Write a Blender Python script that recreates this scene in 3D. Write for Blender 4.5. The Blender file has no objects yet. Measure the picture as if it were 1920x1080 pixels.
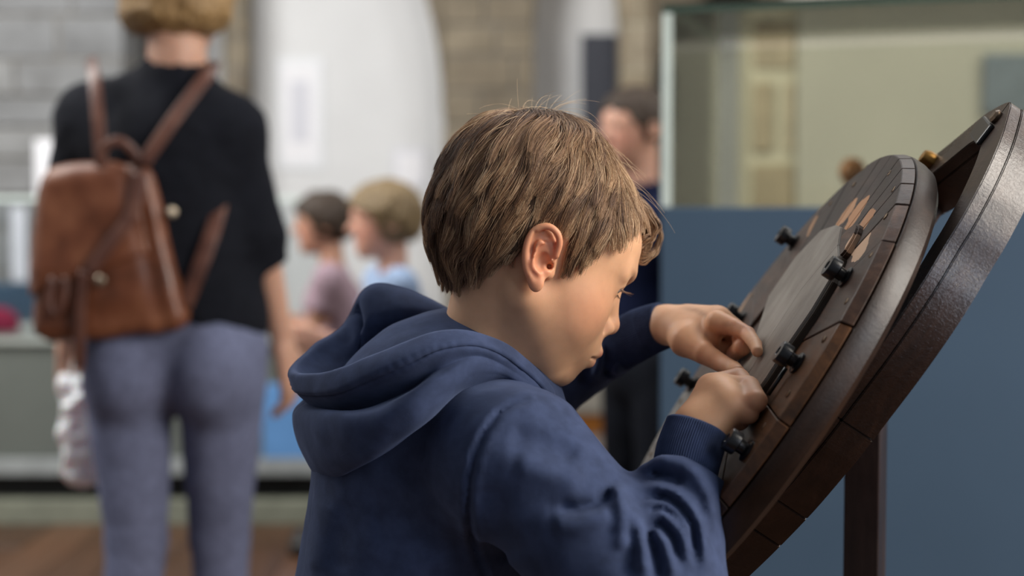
import bpy, bmesh, math, random
import numpy as np
from mathutils import Vector, Matrix

# ---------------------------------------------------------------- camera, world, lights, exposure
scene = bpy.context.scene
COL = scene.collection
F = 2667.0                       # focal length in pixels of a 1920 px wide frame
PITCH = math.radians(3.0)
CAM = np.array([0.0, 0.0, 1.10])
cam_data = bpy.data.cameras.new('camera')
cam = bpy.data.objects.new('camera', cam_data)
COL.objects.link(cam)
cam.location = CAM
cam.rotation_euler = (math.pi / 2 - PITCH, 0, 0)
cam_data.sensor_width = 36.0
cam_data.lens = F / 1920 * 36.0
cam_data.clip_start = 0.05
cam_data.dof.use_dof = True
cam_data.dof.focus_distance = 1.15
cam_data.dof.aperture_fstop = 2.8
cam_data.dof.aperture_blades = 9
scene.camera = cam

world = bpy.data.worlds.new('world')
scene.world = world
world.use_nodes = True
bg = world.node_tree.nodes['Background']
bg.inputs[0].default_value = (0.82, 0.88, 1.0, 1)
bg.inputs[1].default_value = 0.19

vs = scene.view_settings
vs.view_transform = 'Standard'
vs.look = 'None'
vs.gamma = 1.0
vs.use_curve_mapping = False
vs.exposure = 0.0


def area_light(name, loc, target, size, energy, color):
    d = bpy.data.lights.new(name, 'AREA')
    d.shape = 'RECTANGLE'
    d.size, d.size_y = size
    d.energy = energy
    d.color = color
    o = bpy.data.objects.new(name, d)
    COL.objects.link(o)
    o.location = loc
    o.rotation_euler = (Vector(target) - Vector(loc)).to_track_quat('-Z', 'Y').to_euler()
    return o


# daylight entering through the hall's tall windows, and one added fill lamp
area_light('window_light_key', (2.4, 0.35, 2.3), (0.1, 1.2, 0.95), (1.3, 1.8), 128, (1.0, 0.93, 0.84))
area_light('window_light_side', (2.3, -1.6, 2.0), (0.2, 1.2, 0.95), (0.8, 1.3), 26, (0.76, 0.84, 1.0))
area_light('window_light_hall', (-2.6, 3.2, 3.6), (0.0, 7.0, 1.2), (2.0, 2.2), 215, (1.0, 0.98, 0.95))
area_light('added_wall_fill', (3.2, 3.4, 3.6), (1.4, 6.0, 1.6), (2.0, 2.0), 90, (1.0, 0.98, 0.95))  # added fill lamp to brighten the wall beyond the showcase
area_light('window_light_back', (0.6, 3.6, 4.3), (0.0, 1.4, 0.9), (1.6, 1.2), 45, (0.95, 0.97, 1.0))

# ---------------------------------------------------------------- general helpers
FW = np.array([0, math.cos(PITCH), -math.sin(PITCH)])
UP = np.array([0, math.sin(PITCH), math.cos(PITCH)])
RT = np.array([1.0, 0, 0])


def at(px, py, y):
    """World point seen at photo pixel (px, py), y metres in front of the camera."""
    d = FW + RT * (px - 960) / F + UP * (540 - py) / F
    return CAM + d * (y / d[1])


def new_obj(name, me, mat=None, parent=None):
    o = bpy.data.objects.new(name, me)
    COL.objects.link(o)
    if mat is not None:
        me.materials.clear()
        me.materials.append(mat)
    if parent is not None:
        o.parent = parent
    return o


def empty(name, loc=(0, 0, 0), label=None, cat=None, group=None):
    o = bpy.data.objects.new(name, None)
    o.empty_display_size = 0.05
    COL.objects.link(o)
    o.location = loc
    tag(o, label, cat, group)
    return o


def tag(o, label=None, cat=None, group=None, kind=None):
    if label:
        o['label'] = label
    if cat:
        o['category'] = cat
    if group:
        o['group'] = group
    if kind:
        o['kind'] = kind
    return o


def rel(parent, pts):
    """World points into the frame of a parent that is only translated."""
    return np.asarray(pts, float) - np.array(parent.location)


def smooth(me, on=True):
    me.polygons.foreach_set('use_smooth', [on] * len(me.polygons))
    me.update()
    return me


def mesh_from(name, v, f, sm=True):
    me = bpy.data.meshes.new(name)
    me.from_pydata([tuple(map(float, p)) for p in v], [], [tuple(map(int, q)) for q in f])
    me.update()
    if sm:
        smooth(me)
    return me


def np_mesh(name, v, quads, sm=True):
    me = bpy.data.meshes.new(name)
    v = np.ascontiguousarray(v, np.float32)
    q = np.ascontiguousarray(quads, np.int32)
    n, k = q.shape
    me.vertices.add(len(v))
    me.vertices.foreach_set('co', v.ravel())
    me.loops.add(n * k)
    me.loops.foreach_set('vertex_index', q.ravel())
    me.polygons.add(n)
    me.polygons.foreach_set('loop_start', np.arange(0, n * k, k, dtype=np.int32))
    me.update(calc_edges=True)
    if sm:
        smooth(me)
    return me


def box_mesh(name, lo, hi, bev=0.0, seg=2):
    bm = bmesh.new()
    bmesh.ops.create_cube(bm, size=1)
    lo, hi = Vector(lo), Vector(hi)
    for v in bm.verts:
        v.co = Vector((lo[i] + (v.co[i] + .5) * (hi[i] - lo[i]) for i in range(3)))
    if bev > 0:
        bmesh.ops.bevel(bm, geom=bm.edges[:], offset=bev, segments=seg, profile=.5, affect='EDGES')
    me = bpy.data.meshes.new(name)
    bm.to_mesh(me)
    bm.free()
    return me


def catmull(P, n, closed=False):
    """Catmull-Rom resampling of control points (k, d) to n points."""
    P = np.asarray(P, float)
    k = len(P)
    if closed:
        t = np.linspace(0, k, n, endpoint=False)
        i = np.floor(t).astype(int)
        f = (t - i)[:, None]
        a, b, c, d = P[(i - 1) % k], P[i % k], P[(i + 1) % k], P[(i + 2) % k]
    else:
        t = np.linspace(0, k - 1, n)
        i = np.minimum(np.floor(t).astype(int), k - 2)
        f = (t - i)[:, None]
        Q = np.vstack([2 * P[0] - P[1], P, 2 * P[-1] - P[-2]])
        a, b, c, d = Q[i], Q[i + 1], Q[i + 2], Q[i + 3]
    return .5 * ((2 * b) + (c - a) * f + (2 * a - 5 * b + 4 * c - d) * f ** 2 + (-a + 3 * b - 3 * c + d) * f ** 3)


def grid_faces(r, c, closed_c=False, closed_r=False):
    R = r if closed_r else r - 1
    C = c if closed_c else c - 1
    i, j = np.meshgrid(np.arange(R), np.arange(C), indexing='ij')
    i, j = i.ravel(), j.ravel()
    i2, j2 = (i + 1) % r, (j + 1) % c
    return np.stack([i * c + j, i * c + j2, i2 * c + j2, i2 * c + j], 1)


def lathe_mesh(name, prof, n=48, cap=True):
    """Revolve (r, z) profile about local z."""
    prof = np.asarray(prof, float)
    a = np.linspace(0, 2 * np.pi, n, endpoint=False)
    v = np.stack([prof[:, None, 0] * np.cos(a), prof[:, None, 0] * np.sin(a), np.repeat(prof[:, 1:2], n, 1)], -1).reshape(-1, 3)
    f = [tuple(q) for q in grid_faces(len(prof), n, closed_c=True)]
    if cap:
        f.append(tuple(range(n - 1, -1, -1)))
        m = (len(prof) - 1) * n
        f.append(tuple(range(m, m + n)))
    me = mesh_from(name, v, f)
    me.set_sharp_from_angle(angle=math.radians(32))
    return me


def tube_mesh(name, path, rad, n=10, sx=1.0, cap=True):
    """Round tube along path, radius scalar or per point."""
    P = np.asarray(path, float)
    k = len(P)
    rad = np.broadcast_to(np.asarray(rad, float), (k,))
    T = np.gradient(P, axis=0)
    T /= np.linalg.norm(T, axis=1)[:, None] + 1e-12
    ref = np.array([0, 0, 1.0]) if abs(T[0][2]) < .9 else np.array([1.0, 0, 0])
    a = np.cross(T[0], ref)
    a /= np.linalg.norm(a)
    v = []
    for i in range(k):
        a = a - T[i] * (a @ T[i])
        a /= np.linalg.norm(a) + 1e-12
        b = np.cross(T[i], a)
        for j in range(n):
            t = 2 * math.pi * j / n
            v.append(P[i] + rad[i] * (math.cos(t) * a + sx * math.sin(t) * b))
    f = [tuple(q) for q in grid_faces(k, n, closed_c=True)]
    if cap:
        f.append(tuple(range(n - 1, -1, -1)))
        f.append(tuple(range((k - 1) * n, k * n)))
    return mesh_from(name, v, f)


def ribbon_mesh(name, path, normal, width, thick):
    """Flat strap of given width and thickness along path; normal per point = outward side."""
    P = np.asarray(path, float)
    N = np.asarray(normal, float)
    if N.ndim == 1:
        N = np.repeat(N[None], len(P), 0)
    T = np.gradient(P, axis=0)
    T /= np.linalg.norm(T, axis=1)[:, None] + 1e-12
    S = np.cross(T, N)
    S /= np.linalg.norm(S, axis=1)[:, None] + 1e-12
    N = np.cross(S, T)
    w = np.broadcast_to(np.asarray(width, float), (len(P),))[:, None] / 2
    h = thick / 2
    sec = [(-1, -.7), (-.9, -1), (.9, -1), (1, -.7), (1, .7), (.9, 1), (-.9, 1), (-1, .7)]
    v = np.stack([P + S * w * a + N * h * b for a, b in sec], 1).reshape(-1, 3)
    n = len(sec)
    f = [tuple(q) for q in grid_faces(len(P), n, closed_c=True)]
    f.append(tuple(range(n - 1, -1, -1)))
    f.append(tuple(range((len(P) - 1) * n, len(P) * n)))
    return mesh_from(name, v, f)


def join_meshes(name, meshes):
    bm = bmesh.new()
    for m in meshes:
        bm.from_mesh(m)
    me = bpy.data.meshes.new(name)
    bm.to_mesh(me)
    bm.free()
    for m in meshes:
        bpy.data.meshes.remove(m)
    return me


# ---------------------------------------------------------------- materials
def srgb(h):
    h = h.lstrip('#')
    c = [int(h[i:i + 2], 16) / 255 for i in (0, 2, 4)]
    return tuple(x / 12.92 if x <= .04045 else ((x + .055) / 1.055) ** 2.4 for x in c) + (1,)


class NT:
    def __init__(self, name):
        self.mat = bpy.data.materials.new(name)
        self.mat.use_nodes = True
        self.t = self.mat.node_tree
        self.b = self.t.nodes['Principled BSDF']

    def n(self, kind, **kw):
        x = self.t.nodes.new(kind)
        for k, v in kw.items():
            if k in x.inputs.keys():
                x.inputs[k].default_value = v
            else:
                setattr(x, k, v)
        return x

    def l(self, a, b):
        self.t.links.new(a, b)

    def ramp(self, fac, stops):
        r = self.n('ShaderNodeValToRGB')
        el = r.color_ramp.elements
        while len(el) < len(stops):
            el.new(.5)
        for e, (p, c) in zip(el, stops):
            e.position = p
            e.color = c if isinstance(c, tuple) else srgb(c)
        self.l(fac, r.inputs[0])
        return r.outputs[0]

    def mix(self, fac, a, b, mode='MIX'):
        m = self.n('ShaderNodeMix', data_type='RGBA', blend_type=mode)
        for i, x in ((0, fac), (6, a), (7, b)):
            if isinstance(x, (float, int)):
                m.inputs[i].default_value = x
            elif isinstance(x, tuple):
                m.inputs[i].default_value = x
            elif isinstance(x, str):
                m.inputs[i].default_value = srgb(x)
            else:
                self.l(x, m.inputs[i])
        return m.outputs[2]

    def bump(self, h, strength=.3, dist=.001, prev=None):
        b = self.n('ShaderNodeBump', Strength=strength, Distance=dist)
        self.l(h, b.inputs['Height'])
        if prev is not None:
            self.l(prev, b.inputs['Normal'])
        self.l(b.outputs[0], self.b.inputs['Normal'])
        return b.outputs[0]

    def coord(self, scale=(1, 1, 1), rot=(0, 0, 0), out='Object'):
        tc = self.n('ShaderNodeTexCoord')
        m = self.n('ShaderNodeMapping')
        m.inputs['Scale'].default_value = scale
        m.inputs['Rotation'].default_value = rot
        self.l(tc.outputs[out], m.inputs[0])
        return m.outputs[0]

    def noise(self, vec, scale, detail=3, rough=.55, dist=0.0):
        x = self.n('ShaderNodeTexNoise', Scale=scale, Detail=detail, Roughness=rough, Distortion=dist)
        self.l(vec, x.inputs['Vector'])
        return x.outputs[0]

    def set(self, **kw):
        for k, v in kw.items():
            self.b.inputs[k.replace('_', ' ')].default_value = v
        return self


def plain(name, col, rough=.6, var=.12, scale=12, metallic=0.0, spec=.4, bump=0.0, bscale=200):
    m = NT(name)
    c = srgb(col)
    v = m.coord()
    n = m.noise(v, scale, 3)
    lo = tuple(x * (1 - var) for x in c[:3]) + (1,)
    hi = tuple(min(1, x * (1 + var)) for x in c[:3]) + (1,)
    m.l(m.ramp(n, [(.3, lo), (.7, hi)]), m.b.inputs['Base Color'])
    m.set(Roughness=rough, Metallic=metallic, Specular_IOR_Level=spec)
    if bump > 0:
        m.bump(m.noise(v, bscale, 2), bump, .001)
    return m.mat


def cloth(name, col, var=.18, weave=900, rough=.92, fuzz=.25, fuzzcol=None, bump=.25):
    m = NT(name)
    c = srgb(col)
    v = m.coord()
    n1 = m.noise(v, 9, 4)
    n2 = m.noise(v, 70, 3)
    lo = tuple(x * (1 - var) for x in c[:3]) + (1,)
    hi = tuple(min(1, x * (1 + var)) for x in c[:3]) + (1,)
    base = m.ramp(n1, [(.3, lo), (.7, hi)])
    spk = m.ramp(n2, [(.35, (.82, .82, .82, 1)), (.65, (1.12, 1.12, 1.12, 1))])
    m.l(m.mix(1.0, base, spk, 'MULTIPLY'), m.b.inputs['Base Color'])
    m.set(Roughness=rough, Specular_IOR_Level=.15, Sheen_Weight=fuzz, Sheen_Roughness=.45)
    m.b.inputs['Sheen Tint'].default_value = srgb(fuzzcol or col)
    p = m.bump(m.noise(v, weave, 2, .6), bump, .0006)
    m.bump(n2, .12, .002, p)
    return m.mat


# ---------------------------------------------------------------- signed-distance modelling
def vec(*p):
    return np.array(p, float)


def s_sphere(p, c, r):
    d = p - c
    return np.sqrt((d * d).sum(-1)) - r


def s_ell(p, c, r, R=None):
    q = p - c
    if R is not None:
        q = q @ R
    r = np.asarray(r, float)
    k0 = np.sqrt(((q / r) ** 2).sum(-1))
    k1 = np.sqrt(((q / (r * r)) ** 2).sum(-1)) + 1e-9
    return k0 * (k0 - 1) / k1


def s_cone(p, a, b, ra, rb):
    """Rounded cone-like capsule with linearly varying radius."""
    ab = b - a
    t = np.clip(((p - a) @ ab) / (ab @ ab), 0, 1)
    d = p - a - t[:, None] * ab
    return np.sqrt((d * d).sum(-1)) - (ra + (rb - ra) * t)


def s_box(p, c, h, R=None, r=0.0):
    q = p - c
    if R is not None:
        q = q @ R
    q = np.abs(q) - (np.asarray(h) - r)
    return np.sqrt((np.maximum(q, 0) ** 2).sum(-1)) + np.minimum(q.max(-1), 0) - r


def s_chain(p, pts, rad, k=0.0):
    d = None
    for i in range(len(pts) - 1):
        e = s_cone(p, pts[i], pts[i + 1], rad[i], rad[i + 1])
        d = e if d is None else (np.minimum(d, e) if k == 0 else smin(d, e, k))
    return d


def smin(a, b, k):
    h = np.maximum(k - np.abs(a - b), 0) / k
    return np.minimum(a, b) - h * h * k * .25


def smax(a, b, k):
    return -smin(-a, -b, k)


def smins(ds, k):
    d = ds[0]
    for e in ds[1:]:
        d = smin(d, e, k)
    return d


def sdf_mesh(f, lo, hi, h, B=8, newton=1):
    """Sparse naive surface nets: f(points) < 0 inside. Returns vertices, quads."""
    lo = np.asarray(lo, float)
    hi = np.asarray(hi, float)
    nb = np.ceil((hi - lo) / (h * B)).astype(int)
    g = np.stack(np.meshgrid(*[np.arange(k) for k in nb], indexing='ij'), -1).reshape(-1, 3)
    cen = lo + (g + .5) * h * B
    d = np.concatenate([f(c) for c in np.array_split(cen, max(1, len(cen) // 200000))])
    g = g[np.abs(d) < h * B * .8660 * 1.35]
    o = np.stack(np.meshgrid(*[np.arange(B + 1)] * 3, indexing='ij'), -1).reshape(-1, 3)
    cells, vals = [], []
    corners = np.array([[i, j, k] for i in (0, 1) for j in (0, 1) for k in (0, 1)])
    for gb in np.array_split(g, max(1, len(g) // 300)):
        if len(gb) == 0:
            continue
        idx = gb[:, None] * B + o[None]
        val = f((lo + idx.reshape(-1, 3) * h)).reshape(len(gb), B + 1, B + 1, B + 1)
        cv = np.stack([val[:, a:a + B, b:b + B, c:c + B] for a, b, c in corners], -1)
        neg = cv < 0
        act = neg.any(-1) & ~neg.all(-1)
        w = np.argwhere(act)
        cells.append(gb[w[:, 0]] * B + w[:, 1:])
        vals.append(cv[act])
    cells = np.concatenate(cells)
    vals = np.concatenate(vals)
    edges = [(0, 1), (0, 2), (0, 4), (1, 3), (1, 5), (2, 3), (2, 6), (3, 7), (4, 5), (4, 6), (5, 7), (6, 7)]
    acc = np.zeros((len(cells), 3))
    cnt = np.zeros(len(cells))
    for a, b in edges:
        va, vb = vals[:, a], vals[:, b]
        m = (va < 0) != (vb < 0)
        t = np.where(m, va / np.where(m, va - vb, 1), 0)
        acc += m[:, None] * (corners[a] + t[:, None] * (corners[b] - corners[a]))
        cnt += m
    V = lo + (cells + acc / cnt[:, None]) * h
    big = np.int64(1 << 20)
    key = (cells[:, 0].astype(np.int64) * big + cells[:, 1]) * big + cells[:, 2]
    order = np.argsort(key)
    ks = key[order]

    def find(c):
        kk = (c[:, 0].astype(np.int64) * big + c[:, 1]) * big + c[:, 2]
        j = np.clip(np.searchsorted(ks, kk), 0, len(ks) - 1)
        return np.where(ks[j] == kk, order[j], -1)
    Q = []
    ax = {0: (4, (0, 1, 0), (0, 0, 1)), 1: (2, (0, 0, 1), (1, 0, 0)), 2: (1, (1, 0, 0), (0, 1, 0))}
    for a, (corner, u, v) in ax.items():
        v0, v1 = vals[:, 0], vals[:, corner]
        m = np.nonzero((v0 < 0) != (v1 < 0))[0]
        c = cells[m]
        q = np.stack([m, find(c - np.array(u)), find(c - np.array(u) - np.array(v)), find(c - np.array(v))], 1)
        flip = v0[m] > 0
        q[flip] = q[flip][:, ::-1]
        Q.append(q[(q >= 0).all(1)])
    Q = np.concatenate(Q)
    for _ in range(newton):
        e = h * .3
        def ev(p):
            return np.concatenate([f(c) for c in np.array_split(p, max(1, len(p) // 200000))])
        d0 = ev(V)
        gr = np.stack([ev(V + np.eye(3)[i] * e) - d0 for i in range(3)], 1) / e
        gn = (gr * gr).sum(1)
        step = np.clip(d0 / np.maximum(gn, .2), -h, h)
        V = V - gr * step[:, None]
    return V, Q


def vnoise(p, seed=0):
    """Smooth value noise in [-1, 1] for numpy points."""
    p = np.asarray(p, float)
    i = np.floor(p).astype(np.int64)
    f = p - i
    u = f * f * (3 - 2 * f)

    def hsh(a, b, c):
        x = (a * 374761393 + b * 668265263 + c * 2147483647 + seed * 1442695041) & 0xffffffff
        x = ((x ^ (x >> 13)) * 1274126177) & 0xffffffff
        return ((x ^ (x >> 16)) & 0xffff) / 32767.5 - 1
    r = 0
    for a in (0, 1):
        for b in (0, 1):
            for c in (0, 1):
                w = (u[:, 0] if a else 1 - u[:, 0]) * (u[:, 1] if b else 1 - u[:, 1]) * (u[:, 2] if c else 1 - u[:, 2])
                r = r + w * hsh(i[:, 0] + a, i[:, 1] + b, i[:, 2] + c)
    return r


def set_point_color(me, name, rgba):
    at_ = me.attributes.new(name, 'FLOAT_COLOR', 'POINT')
    at_.data.foreach_set('color', np.ascontiguousarray(rgba, np.float32).ravel())
# ---------------------------------------------------------------- the hall
def stone(name, cols, scale=6, rough=.85):
    m = NT(name)
    v = m.coord()
    oi = m.n('ShaderNodeObjectInfo')
    base = m.ramp(oi.outputs['Random'], [(0, cols[0]), (.5, cols[1]), (1, cols[2])])
    n = m.noise(v, scale, 5, .6)
    c = m.mix(1.0, base, m.ramp(n, [(.3, (.72, .70, .68, 1)), (.7, (1.12, 1.10, 1.08, 1))]), 'MULTIPLY')
    m.l(c, m.b.inputs['Base Color'])
    m.set(Roughness=rough, Specular_IOR_Level=.2)
    m.bump(n, .5, .01)
    return m.mat


M_plaster = plain('white_plaster', '#d5d6d7', rough=.85, var=.04, scale=2, bump=.1, bscale=40)
M_beige = plain('beige_plaster', '#b0ada2', rough=.85, var=.06, scale=2, bump=.1, bscale=40)
M_stone_g = stone('grey_stone', ['#7f8183', '#888a8b', '#76797c'])
M_stone_b = stone('brown_stone', ['#7b7264', '#8d8473', '#6a6256'])
M_stone_w = stone('warm_stone', ['#aca08a', '#9c907a', '#b5aa96'])
M_mortar = plain('mortar', '#7f7b74', rough=.9, var=.1, scale=20)
M_mortar_l = plain('pale_mortar', '#c2bca8', rough=.9, var=.08, scale=20)


def structure(name, me, mat, parent=None):
    o = new_obj(name, me, mat, parent)
    if parent is None:
        o['kind'] = 'structure'
    return o


# floor of wide wooden boards
floor = structure('floor', box_mesh('floor', (-6, -2.5, -.06), (6, 8.2, -.012)), plain('floor_gap', '#1d140e', rough=.9))
mf = NT('floor_wood')
oi = mf.n('ShaderNodeObjectInfo')
base_ = mf.ramp(oi.outputs['Random'], [(0, '#4b3323'), (.5, '#5f4330'), (1, '#3d2a1e')])
g_ = mf.noise(mf.coord((30, 2.0, 10)), 1.5, 5, .6, .5)
mf.l(mf.mix(1.0, base_, mf.ramp(g_, [(.3, (.7, .7, .7, 1)), (.7, (1.2, 1.15, 1.1, 1))]), 'MULTIPLY'), mf.b.inputs['Base Color'])
mf.set(Roughness=.38)
plank_me = box_mesh('plank', (0, 0, -.012), (.176, 2.66, 0), .0015, 1)
rng_ = random.Random(3)
for i in range(-22, 24):
    for k in range(4):
        p = new_obj('plank', plank_me, mf.mat, floor)
        p.location = (i * .18, -2.2 + 2.68 * k - (i % 3) * .6, 0)

WALL_Y = 7.6
wall_back = structure('wall_back', box_mesh('wall_back', (-6, WALL_Y, 0), (6, WALL_Y + .3, 4.6)), M_plaster)
structure('ceiling', box_mesh('ceiling', (-6, 2.6, 4.6), (6, WALL_Y + .3, 4.8)), M_plaster)
structure('wall_left', box_mesh('wall_left', (-4.3, 1.0, 0), (-4.0, WALL_Y, 4.6)), M_plaster)


def block_pier(name, x0, x1, y0, depth, z1, mat, course, wmin, seed, mortar, gap=.012):
    """A pier of separate stone blocks in courses, in front of a mortar core."""
    core = structure(name, box_mesh(name, (x0 + .01, y0 + .012, 0), (x1 - .01, y0 + depth, z1)), mortar)
    r = random.Random(seed)
    z = 0.0
    n = 0
    while z < z1 - .02:
        h = min(course * r.uniform(.8, 1.25), z1 - z)
        x = x0 - (r.uniform(0, .5) * wmin if (x1 - x0) > wmin * 1.5 else 0)
        while x < x1 - .02:
            w = wmin * r.uniform(.8, 1.6) if (x1 - x0) > wmin * 1.2 else (x1 - x0) * r.choice([1, .45, .6])
            a, b = max(x, x0), min(x + w, x1)
            if x1 - b < .06:
                b = x1
            if b - a > .03:
                o = new_obj('stone', box_mesh('stone', (a + gap / 2, y0 + r.uniform(-.008, .004), z + gap / 2), (b - gap / 2, y0 + depth * .9, z + h - gap / 2), .006, 1), mat, core)
            x = b
            if b >= x1:
                break
        z += h
    return core


def X7(px, y=7.4):
    return (px - 960) * y / F


# stone piers of the arcade and the grey stone bay at the left
block_pier('trim_1', X7(832), X7(1002), 7.3, .28, 3.9, M_stone_b, .15, .26, 2, M_mortar)
block_pier('trim_2', X7(428), X7(470), 7.3, .28, 3.9, M_stone_b, .16, .3, 4, M_mortar)
block_pier('trim_3', X7(1160), X7(1218), 7.3, .28, 3.9, M_stone_w, .2, .3, 6, M_mortar_l)
block_pier('wall_stone', X7(-420, 6.6), X7(238, 6.6), 6.6, .3, 3.9, M_stone_g, .17, .42, 8, M_mortar)


def spandrel(name, pts, y0, y1, mat):
    """Flat arch masonry with a curved lower edge; pts in (x, z)."""
    bm = bmesh.new()
    A = [bm.verts.new((x, y0, z)) for x, z in pts]
    Bv = [bm.verts.new((x, y1, z)) for x, z in pts]
    bm.faces.new(A)
    bm.faces.new(Bv[::-1])
    for i in range(len(pts)):
        j = (i + 1) % len(pts)
        bm.faces.new((A[j], A[i], Bv[i], Bv[j]))
    bmesh.ops.recalc_face_normals(bm, faces=bm.faces[:])
    me = bpy.data.meshes.new(name)
    bm.to_mesh(me)
    bm.free()
    return structure(name, me, mat)


def arch(name, xa, xb, spring, rise, top, y0, y1, mat):
    """Arch ring between two piers: the wall above a pointed opening from xa to xb."""
    c = (xa + xb) / 2
    t = np.linspace(0, 1, 14)
    left = [(xa + (c - xa) * (1 - math.cos(a * math.pi / 2)), spring + rise * math.sin(a * math.pi / 2)) for a in t]
    right = [(xb - (xb - c) * (1 - math.cos(a * math.pi / 2)), spring + rise * math.sin(a * math.pi / 2)) for a in t[::-1]]
    return spandrel(name, left + right[1:] + [(xb, top), (xa, top)], y0, y1, mat)


arch('trim_4', X7(300), X7(832), 1.62, 1.25, 3.9, 7.32, 7.58, M_stone_b)
arch('trim_5', X7(1002), X7(1160), 2.05, .55, 3.9, 7.32, 7.58, M_stone_w)
arch('trim_6', X7(238), X7(428), 2.0, .7, 3.9, 7.32, 7.58, M_stone_b)
arch('trim_7', X7(1218), X7(1512), 1.62, .62, 3.9, 7.32, 7.58, M_stone_b)
structure('trim_8', box_mesh('trim_8', (X7(1512), 7.3, 0), (X7(1512) + .5, 7.58, 3.9)), M_stone_b)
# nearer beige wall beyond the showcase with a pale-jointed stone pier
structure('wall_right', box_mesh('wall_right', (X7(1492, 5.6), 5.6, 0), (5.2, 5.9, 4.6)), M_beige)
block_pier('trim_9', X7(1392, 5.7), X7(1492, 5.7), 5.62, .26, 1.86, M_stone_w, .27, .3, 9, M_mortar_l, gap=.05)

# posters, notices and panels on the walls
M_paper = plain('paper', '#e6e6ea', rough=.7, var=.02)
M_print = plain('printed_grey', '#cfd0d8', rough=.7, var=.08, scale=60)
M_frame_w = plain('white_frame', '#dfe2e6', rough=.5, var=.03)


def sheet(name, px0, py0, px1, py1, y, label, cat, mat=M_paper, inner=None, th=.012):
    a, b = at(px0, py1, y), at(px1, py0, y)
    e = empty(name, ((a[0] + b[0]) / 2, y, a[2]), label, cat)
    w, h = (b[0] - a[0]) / 2, b[2] - a[2]
    new_obj('sheet', box_mesh('sheet', (-w, -th, 0), (w, 0, h), .002, 1), mat, e)
    if inner:
        for (u0, v0, u1, v1, mt) in inner:
            new_obj('print', box_mesh('print', (-w + 2 * w * u0, -th - .002 - .002 * inner.index((u0, v0, u1, v1, mt)), h * v0), (-w + 2 * w * u1, -th + .001, h * v1)), mt, e)
    return e


sheet('poster', 520, 110, 606, 318, WALL_Y, 'tall white framed poster with grey print on the white arch wall', 'poster', M_frame_w,
      [(.12, .06, .88, .94, M_paper), (.3, .25, .7, .80, M_print)])
sheet('notice', 738, 280, 800, 352, WALL_Y, 'small pale notice low on the white wall beside the stone pier', 'notice', M_print, [(.1, .1, .9, .9, M_paper)])
sheet('notice_board', 1090, 66, 1156, 300, WALL_Y, 'tall dark grey panel on the wall behind the standing boy', 'panel', plain('dark_panel', '#3a3d47', rough=.6, var=.1, scale=30), None, .05)
sheet('paper_sign', 68, 262, 108, 374, 6.58, 'bright white paper sign on the grey stone beside the backpack', 'sign')
sheet('paper_strip', 24, 388, 50, 528, 6.58, 'narrow pale paper strip low on the grey stone wall at the far left', 'sign', M_print)
sheet('wall_panel', 1842, 102, 1990, 215, 5.59, 'blue grey panel on the beige wall above the frame', 'panel', plain('grey_blue_panel', '#6d7680', rough=.6), None, .03)

# ---- glass showcase with a blue base
ang = -math.atan2(.18, .59)
case = empty('glass_showcase', (.272, 2.60, 0), 'large glass showcase on a slate blue base behind the wheel', 'showcase')
case.rotation_euler = (0, 0, ang)
M_blue = plain('blue_paint', '#42576c', rough=.6, var=.05, scale=3, bump=.08, bscale=160)
BASE_H = 1.1115
new_obj('base', box_mesh('base', (0, 0, .08), (1.7, .62, BASE_H), .003), M_blue, case)
new_obj('plinth', box_mesh('plinth', (.02, .02, 0), (1.68, .6, .08)), plain('black_plinth', '#15171b', rough=.6), case)


def glass(name, tint):
    mg = NT(name)
    mg.t.nodes.remove(mg.b)
    tr = mg.n('ShaderNodeBsdfTransparent')
    tr.inputs[0].default_value = tint
    gl = mg.n('ShaderNodeBsdfGlossy', Roughness=.02)
    fr = mg.n('ShaderNodeFresnel', IOR=1.45)
    mx = mg.n('ShaderNodeMixShader')
    mg.l(fr.outputs[0], mx.inputs[0])
    mg.l(tr.outputs[0], mx.inputs[1])
    mg.l(gl.outputs[0], mx.inputs[2])
    mg.l(mx.outputs[0], mg.t.nodes['Material Output'].inputs[0])
    return mg.mat


M_glass = glass('showcase_glass', (.91, .915, .87, 1))
M_glass2 = glass('clear_glass', (.97, .98, .98, 1))
M_gedge = plain('glass_edge', '#cfdcd6', rough=.15, var=.06, spec=.7)
M_gedge_d = plain('glass_edge_dark', '#43544a', rough=.15, var=.1, spec=.7)
GT = 1.462
new_obj('pane', box_mesh('pane', (.018, .006, BASE_H), (1.7, .010, GT)), M_glass, case)
new_obj('pane', box_mesh('pane', (.006, .02, BASE_H), (.010, .61, GT)), M_glass, case)
new_obj('pane', box_mesh('pane', (.0, .602, BASE_H), (1.7, .606, GT)), M_glass, case)
new_obj('pane', box_mesh('pane', (.0, .0, GT + .012), (1.7, .61, GT + .016)), M_glass, case)
new_obj('edge', box_mesh('edge', (0, 0, BASE_H), (.018, .014, GT), .001), M_gedge, case)
new_obj('edge', box_mesh('edge', (0, 0, GT), (1.7, .012, GT + .012), .001), M_gedge_d, case)
new_obj('edge', box_mesh('edge', (0, .014, GT), (.012, .61, GT + .012), .001), M_gedge_d, case)
# turned wooden finial inside the case
k = at(1598, 345, 2.72)
fin = new_obj('finial', lathe_mesh('finial', [(.0001, .095), (.014, .092), (.024, .078), (.026, .064), (.018, .048), (.010, .040), (.012, .03), (.026, .018), (.03, .0)], 28), plain('copper_wood', '#b07440', rough=.4))
fin.location = (k[0], 2.72, BASE_H)
tag(fin, 'small orange-brown turned finial standing in the glass showcase', 'finial')

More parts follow.
